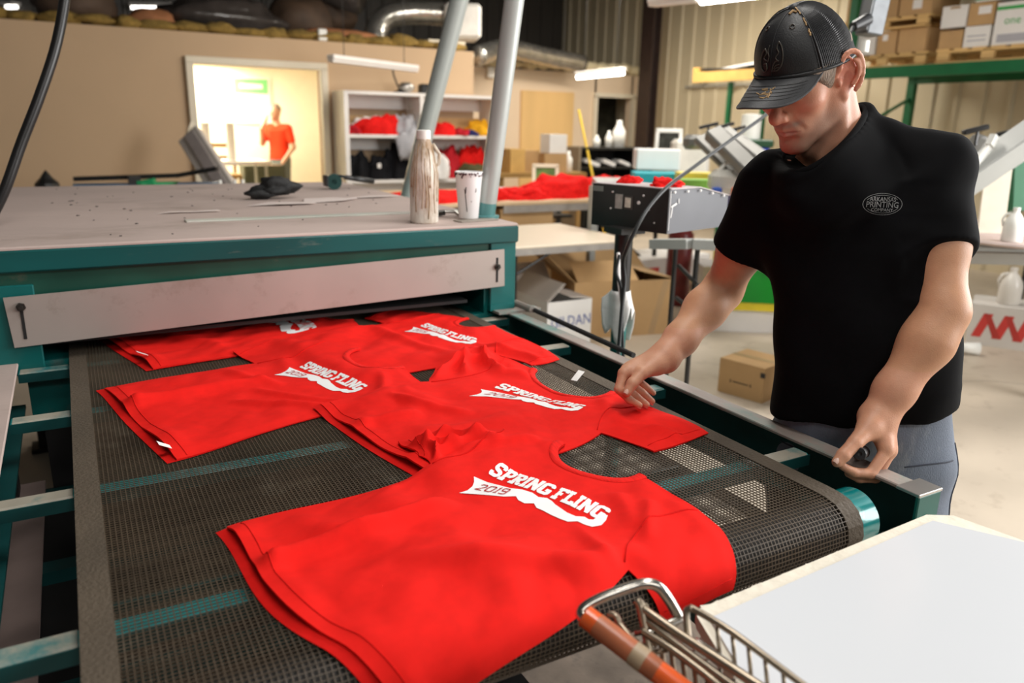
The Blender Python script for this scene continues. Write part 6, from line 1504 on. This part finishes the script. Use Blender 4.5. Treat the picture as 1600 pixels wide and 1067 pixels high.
# ------------------------------------------------------------------ pallet rack on the right wall
m_rack = pmat('green_rack_paint', (.0, .11, .035), .4, var=.12)
t = thing('pallet_rack', (8.1, 5.5, 0), 'green pallet rack along the cream siding loaded with cartons', 'rack')
for x, z, h in ((7.6, 2.11, .11), (8.75, 2.11, .11)):
    b = MB(); b.box((x, 4.1, z), (.05, 4.05, h)); b.build('beam', m_rack, t)
for y in (6.08, 3.0):
    for x in (7.6, 8.75):
        b = MB(); b.box((x, y, 1.9), (.07, .09, 3.8)); b.build('upright', m_rack, t)
    for z in (.5, 1.4, 2.6):
        b = MB(); b.bar((7.6, y, z), (8.75, y, z+.5), .03, .03); b.build('frame_brace', m_rack, t)
for i in range(12):
    b = MB(); b.box((8.18, 2.25+i*.32, 2.145), (1.1, .10, .02)); b.build('deck_slat', m_rack, t)
ZR = 2.165
m_w2 = m_whitebox
def rbox(y0, y1, z0, h, mat, lb, x=7.66, dep=.45, labels=(), stripe=None, texts=()):
    t, bd, X, R = carton((x+dep/2, (y0+y1)/2, z0), (dep, abs(y1-y0)-.006, h-.004), 0, mat, lb, 'cartons on the pallet rack', tape=False)
    W = abs(y1-y0)
    for (a, z, w, hh, m) in labels:
        b = MB(); b.box(X(-dep/2-.0008, a, z), (.0012, w, hh)); b.build('label', m, t)
    if stripe:
        for z, hh in stripe:
            b = MB(); b.box(X(-dep/2-.0009, 0, z), (.0012, W-.01, hh)); b.box(X(0, -W/2+.0022, z), (dep-.01, .0012, hh)); b.build('stripe', m_greenprint, t)
    for body, size, a, z, m in texts:
        put_text('lettering', body, size, X(-dep/2-.0015, a, z), (0, -1, 0), (0, 0, 1), m, bd)
        put_text('lettering', body, size, X(.02, -W/2+.0015, z-.01), (1, 0, 0), (0, 0, 1), m, bd)
    return t
pallet((8.15, 5.72, ZR), (1.0, 1.0, .135), rad(90), 'wooden pallet under the cartons beside the man\'s cap')
pallet((8.15, 4.58, ZR), (1.0, 1.06, .135), rad(90), 'wooden pallet under the green lettered cartons')
Z1 = ZR+.138
rbox(6.20, 5.83, Z1, .22, m_w2, 'white carton nearest the man\'s cap on the lower pallet', labels=[(.02, .12, .14, .10, m_label)])
rbox(5.81, 5.58, Z1, .22, m_kraftbox, 'kraft carton with round white sticker on the lower pallet', labels=[(.02, .16, .06, .06, m_label)])
rbox(5.56, 5.25, Z1, .23, m_kraftbox, 'plain kraft carton at the right end of the left pallet')
pallet((8.15, 5.75, Z1+.236), (1.0, 1.02, .115), rad(90), 'upper wooden pallet stacked on the left cartons')
Z2 = Z1+.236+.118
rbox(6.24, 5.86, Z2, .30, m_kraftbox, 'kraft carton behind the junction box on the upper pallet')
rbox(5.84, 5.62, Z2, .26, m_kraftbox, 'narrow kraft carton in the middle of the upper pallet', labels=[(0, .2, .1, .02, m_blk)])
rbox(5.60, 5.24, Z2, .19, m_kraftbox, 'kraft carton with white label at the upper pallet\'s right', labels=[(-.02, .10, .10, .09, m_label)])
rbox(5.62, 5.12, Z2+.20, .17, m_w2, 'white carton with red marking on the top left stack', labels=[(.1, .1, .16, .06, m_redprint)])
rbox(5.11, 4.87, Z1, .17, m_kraftbox, 'low kraft carton at the right pallet\'s left end')
rbox(4.86, 4.61, Z1, .19, m_w2, 'low white carton in the middle of the right pallet', labels=[(0, .10, .18, .012, m_greyprint), (0, .06, .18, .012, m_greyprint)])
rbox(5.12, 4.86, Z1+.195, .20, m_w2, 'white carton with tan tape stacked on the low kraft one', labels=[(0, .18, .10, .02, m_tape)])
rbox(4.85, 4.60, Z1+.195, .20, m_kraftbox, 'kraft carton with white label beside the green lettered one', labels=[(-.03, .13, .12, .07, m_label)])
rbox(4.585, 4.22, Z1, .37, m_w2, 'large white carton with green stripe and green lettering', stripe=[(.32, .03)], labels=[(0, .06, .28, .07, m_greyprint)], texts=[('one', .10, .02, .21, m_greenprint)])
rbox(4.80, 4.30, Z1+.40, .15, m_w2, 'white and green carton on top of the right stack', stripe=[(.03, .03)])
# plank shelf on the wall left of the cap
t = thing('wall_tray', (7.7, 8.0, 2.1), 'honey wooden tray shelf on the rack end left of the cap', 'tray')
b = MB(); b.box((7.62, 7.95, 2.175), (.05, 1.25, .13)); b.box((7.9, 8.56, 2.23), (.6, .05, .15)); b.build('board', pmat('honey_board', (.75, .45, .13), .5, var=.1), t)
for y in (7.95, 7.35):
    b = MB(); b.box((7.7, y, 1.05), (.05, .06, 2.1)); b.build('post', m_rack, t)
b = MB(); b.box((7.9, 7.95, 2.25), (.5, 1.1, .04), Matrix.Rotation(.05, 3, 'X')); b.build('black_panel', m_blk, t); b = MB(); b.box((8.0, 7.9, 2.30), (.5, 1.2, .03), Matrix.Rotation(-.08, 3, 'X')); b.build('white_panel', m_white, t)
# blue bin and white roll
p = Vector(at(1172, 240, 6.3)); t = thing('blue_bin', (p.x, p.y, 0), 'blue bin with dark green lid left of the man\'s chin', 'bin')
b = MB(); b.box((p.x, p.y, .69), (.26, .24, 1.38), Rz(-.6), bev=.02); b.build('bin_body', pmat('blue_plastic', (.04, .07, .40), .4), t); b = MB(); b.box((p.x, p.y, 1.40), (.30, .26, .06), Rz(-.6), bev=.01); b.build('lid', pmat('dark_green_lid', (.01, .06, .02), .4), t)
b = MB(); b.lathe((p.x-.02, p.y, 1.431), [(0, 0), (.075, 0), (.078, .004), (.078, .19), (.03, .195), (.03, .19), (0, .19)], 20); tag(autosmooth(b.build('towel_roll', m_whitepl, at=(p.x-.02, p.y, 1.431))), 'white towel roll standing on the blue bin\'s lid', 'roll')

# ------------------------------------------------------------------ right edge: press, jugs, floor boxes
t = thing('screen_press', (4.5, 2.4, 0), 'screen press with grey arm at the right picture edge', 'press')
b = MB(); b.bar(at(1490, 295, 3.7), at(1680, 165, 3.5), .14, .10, up=(-.3, -.2, 1), bev=.006); b.build('grey_arm', m_grey, t)
b = MB(); b.bar(at(1500, 262, 3.9), at(1536, 212, 3.85), .09, .07, up=(-.3, -.2, 1), bev=.02); b.build('arm_head', m_alu, t)
b = MB(); b.bar(at(1521, 262, 3.6), at(1552, 222, 3.6), .014, .030); b.bar(at(1546, 228, 3.6), at(1554, 212, 3.6), .03, .035); b.build('lever', m_whitepl, t)
for q in ((1524, 204, 3.8), (1578, 208, 3.7)):
    p = Vector(at(*q)); b = MB(); b.bar(p+Vector((-.05, .03, -.012)), p+Vector((.05, -.03, .02)), .035, .025, bev=.005); b.cyl(p+Vector((.02, 0, -.07)), p+Vector((.02, 0, .01)), .008, 6); b.build('clamp_handle', m_blk, t)
b = MB(); b.bar(at(1592, 240, 4.1), at(1588, 330, 4.1), .07, .07); b.build('green_post', m_rack, t); b = MB(); p = at(1700, 360, 4.3); b.cyl((p[0], p[1], 0), tuple(p), .05, 12); b.build('column', m_rack, t)
b = MB(); p = Vector(at(1585, 374, 4.0)); b.lathe((p.x+.25, p.y, .985), [(0, 0), (.62, 0), (.63, .01), (.62, .02), (0, .02)], 40); b.build('round_platen', m_dust, t)
b = MB(); b.box((p.x+.3, p.y, .94), (1.1, .10, .05), Rz(-.9)); b.box((p.x+.3, p.y-.05, .87), (1.0, .06, .06), Rz(-.55)); b.build('under_rail', m_grey, t)
b = MB(); b.bar(at(1547, 364, 3.9), at(1560, 262, 3.85), .12, .02, up=(-.6, -.7, 0)); tag(b.build('cream_board', pmat('cream_board', (.82, .74, .60), .5), at=tuple(at(1547, 364, 3.9))), 'upright cream board standing on the right press platen', 'board')
def jug(c, s, mat, lb, grp=None):
    t = thing('jug', c, lb, 'jug', grp); C0 = Vector(c); b = MB()
    prof = [(0, 0), (.070*s, 0), (.076*s, .008*s), (.076*s, .13*s), (.068*s, .17*s), (.040*s, .215*s), (.022*s, .235*s), (.022*s, .25*s), (0, .25*s)]
    b.lathe(C0, prof, 20); b.build('jug_body', mat, t, smooth=True); b = MB(); b.lathe(C0+Vector((0, 0, .248*s)), [(.025*s, 0), (.025*s, .022*s), (0, .022*s)], 14); b.build('cap', mat, t)
    d = Vector((-.6, .8, 0)); b = MB(); b.tube([C0+d*(.030*s)+Vector((0, 0, .225*s)), C0+d*(.068*s)+Vector((0, 0, .215*s)), C0+d*(.086*s)+Vector((0, 0, .17*s)), C0+d*(.074*s)+Vector((0, 0, .12*s))], .010*s, 8); b.build('handle', mat, t, smooth=True)
p = Vector(at(1582, 364, 3.75)); jug((p.x, p.y, 1.007), .60, m_whitepl, 'white jug standing on the right press platen')
t, bd, X, R = carton((6.0, 3.12, 0), (.46, .40, .30), rad(-62), pmat('greyish_white_card', (.66, .62, .57), .7, var=.05), 'white carton with red zigzag on the floor at right', tape=False)
for k in range(3):
    b = MB(); b.prism([(-.20+.13*k, .06), (-.14+.13*k, .06), (-.08+.13*k, .24), (-.14+.13*k, .24)], -.2016, -.2006, lambda x, y, z: tuple(X(x, z, y))); b.build('red_zigzag', m_redprint, t)
    b = MB(); b.prism([(-.10+.13*k, .24), (-.14+.13*k, .24), (-.06+.13*k, .06), (-.01+.13*k, .06)], -.2018, -.2008, lambda x, y, z: tuple(X(x, z, y))); b.build('red_zigzag', pmat('dark_red_print', (.48, .04, .03), .6), t)
jug((5.95, 3.10, .304), 1.0, pmat('cloudy_jug', (.72, .68, .62), .3, var=.04), 'cloudy jug standing on the red zigzag carton')
b = MB(); b.lathe((5.35, 3.1, .045), [(.030, 0), (.045, .17), (.042, .17), (.028, .006), (0, .006)], 18, (.75, -.65, .0)); tag(b.build('paper_cup', m_whitepl, smooth=True, at=(5.35, 3.1, 0)), 'white paper cup lying on the floor before the zigzag carton', 'cup')
t = thing('low_bench', (6.6, 3.6, 0), 'low grey bench with black legs behind the zigzag carton', 'bench')
b = MB(); b.box((6.8, 3.6, .60), (1.6, .5, .05), Rz(-.9)); b.build('benchtop', m_grey, t); legs(t, [(6.3, 4.1), (7.2, 3.1), (6.5, 3.3), (6.9, 4.0)], .58, m_blk, .02)
p = (6.55, 3.62, .627); b = MB(); b.box((p[0], p[1], p[2]+.06), (.34, .2, .12), Rz(-.9), bev=.004); tag(b.build('carton', pmat('salmon_card', (.62, .36, .24), .7), at=p), 'salmon coloured small carton on the low bench', 'box')
# ================================================================== shopping cart and white board, foreground
def atc(x, y, d): return at(x, y, d*.925)
m_chrome = pmat('worn_chrome', (.58, .55, .50), .22, .95, var=.15, scale=20)
m_wire = pmat('dull_wire', (.34, .28, .21), .35, .85, var=.2, scale=20)
m_orangeh = pmat('orange_grip', (.75, .11, .02), .28, var=.12, scale=12, coat=.4)
m_gtape = pmat('brown_clear_tape', (.42, .13, .06), .3, var=.2, scale=14)
cart = thing('shopping_cart', (.85, .45, 0), 'wire shopping cart with taped orange handle at bottom', 'cart')
h0, h1 = Vector(atc(914, 962, .985)), Vector(atc(1110, 1112, .905)); dh = (h1-h0)
b = MB(); b.cyl(h0, h0+dh*1.9, .0130, 16); autosmooth(b.build('handle_grip', m_orangeh, cart))
for a, c in ((.10, .40), (.46, .60)):
    b = MB(); b.cyl(h0+dh*a, h0+dh*c, .0135, 16); autosmooth(b.build('tape_wrap', m_gtape, cart))
b = MB(); b.cyl(h0+dh*.40, h0+dh*.50, .0140, 16); autosmooth(b.build('tape_wrap', pmat('tan_tape', (.42, .31, .20), .4, var=.25, scale=30), cart))
b = MB(); b.tube(spl([tuple(atc(*q)) for q in ((914, 968, .985), (908, 960, .995), (915, 948, 1.0), (945, 932, 1.005), (990, 916, 1.01), (1012, 912, 1.01), (1030, 918, 1.01), (1046, 938, 1.01), (1062, 966, 1.01))], 50), .0068, 10); b.build('chrome_loop', m_chrome, cart, smooth=True)
def wire(name, qs, r=.0042, n=None, m=None):
    P_ = [tuple(atc(*q)) for q in qs]; b = MB(); b.tube(spl(P_, n or 6*len(P_)) if len(P_) > 2 else P_, r, 8); b.build(name, m or m_wire, cart, smooth=True)
wire('rim_wire', [(1062, 966, 1.01), (1040, 977, 1.0), (1012, 990, .99)], .0055, m=m_chrome)
wire('basket_rim', [(1003, 950, 1.005), (1060, 990, .97), (1130, 1035, .93), (1215, 1090, .89), (1330, 1165, .84)], .0055)
wire('basket_rim', [(1008, 968, 1.0), (1060, 1008, .965), (1130, 1060, .925), (1215, 1120, .885)], .0045)
wire('basket_rim', [(1085, 1003, .965), (1150, 1048, .93), (1220, 1095, .90), (1330, 1170, .855)], .0060, m=m_chrome)
wire('gate_wire', [(1076, 998, .975), (1072, 960, .985), (1078, 951, .985), (1090, 955, .98), (1150, 992, .945), (1255, 1070, .895), (1340, 1130, .86)], .0042, 60)
for i, (x, y, dd) in enumerate(((1124, 977, .962), (1148, 993, .948), (1173, 1010, .935), (1199, 1029, .922), (1227, 1048, .909), (1252, 1068, .897), (1280, 1090, .885), (1306, 1108, .873))):
    wire('upright_wire', [(x-4, y-4, dd), (x+1, y+50, dd-.002)], .0024)
wire('gate_wire', [(995, 938, 1.01), (1002, 950, 1.005), (1010, 990, .995), (1016, 1020, .985)], .0060)
wire('gate_wire', [(1010, 945, 1.01), (1004, 955, 1.005), (1015, 985, 1.0), (1022, 1012, .99)], .0045)
for i, (x, y, dd) in enumerate(((1030, 978, .99), (1046, 990, .98), (1064, 1003, .97), (1082, 1016, .96), (1102, 1030, .95), (1124, 1044, .94), (1146, 1060, .93))):
    wire('upright_wire', [(x, y, dd), (x+3, y+28, dd-.004), (x+9, y+75, dd-.01)], .0032)
for k, (a, c) in enumerate((((992, 990, 1.0), (1022, 986, .99)), ((1000, 1008, .99), (1032, 1003, .985)), ((1012, 1020, .985), (1042, 1016, .98)))): wire('cross_wire', [a, c], .0032)
for k in range(6): wire('cross_wire', [(1040+22*k, 1012+15*k, .972-.008*k), (1062+22*k, 1022+15*k, .966-.008*k)], .0030)
wire('seat_wire', [(950, 960, 1.005), (962, 963, 1.0), (968, 975, .995), (980, 990, .985), (1000, 1010, .975), (1030, 1045, .955), (1060, 1080, .935)], .0045)
wire('seat_wire', [(1002, 985, .995), (1050, 1015, .965), (1110, 1060, .93), (1150, 1095, .91)], .0048)
# basket body below, frame and wheels
for x, y in ((.62, .62), (.72, .15), (1.25, .55), (1.30, .12)):
    b = MB(); b.cyl((x, y, .10), (x, y, .60), .011, 10); b.build('frame_leg', m_chrome, cart)
    b = MB(); b.cyl((x-.015, y, .055), (x+.015, y, .055), .055, 18); b.build('wheel', m_blk, cart)
for z in (.60, .68, .76):
    b = MB(); b.tube([(.66, .64, z), (1.28, .66, z), (1.30, .12, z), (.74, .10, z)], .0035, 6, closed=True); b.build('basket_wire', m_wire, cart)
for i in range(14):
    x = .68+i*.045; b = MB(); b.tube([(x, .645, .79), (x, .645, .60), (x+.03, .12, .60)], .0025, 6); b.build('basket_wire', m_wire, cart)
# white board lying in the cart
t = thing('white_board', (1.0, .5, .87), 'large white sheet board lying on the shopping cart', 'board')
zb = .895; KB = (1.5-zb)/.66; quad = [(x*KB, y*KB) for x, y in [(.716, .686), (1.269, .716), (1.345, .585), (1.42, .20), (.74, .14), (.655, .54)]]
b = MB(); b.prism(quad, zb-.004, zb); b.build('white_face', pmat('glossy_white_sheet', (.68, .70, .73), .22, var=.01, scale=2), t)
core = [(x*KB, y*KB) for x, y in [(.706, .700), (.716, .714), (1.288, .740), (1.330, .715), (1.352, .60), (1.44, .19), (.73, .13), (.645, .54)]]
b = MB(); b.prism(core, zb-.022, zb-.0042); b.build('foam_core', pmat('cream_foam_core', (.78, .72, .60), .7, var=.05, scale=30, bump=.2, bscale=60), t)
b = MB()
random.seed(2)
for i in range(26):
    x = .74+i*.021; b.box((x*KB, (.715+.022*(x-.716)/.57)*KB, zb-.012), (random.uniform(.006, .02), .006, random.uniform(.004, .012)), Rz(random.uniform(-.3, .3)))
b.build('torn_edge', MATS['cream_foam_core'], t, kind='stuff')
b = MB(); b.prism([(x*KB, y*KB) for x, y in [(1.27, .738), (1.335, .725), (1.372, .60), (1.45, .25), (1.40, .25), (1.34, .6)]], zb-.027, zb-.0225); b.build('cardboard_layer', m_kraftbox, t)
b = MB(); b.prism([(x*KB, y*KB) for x, y in [(.70, .700), (.80, .712), (.80, .62), (.70, .60)]], zb-.045, zb-.040); tag(b.build('backing_sheet', m_whitebox, at=(.69, .60, zb-.045)), 'second cream sheet under the white board, edge showing by the roller', 'board')
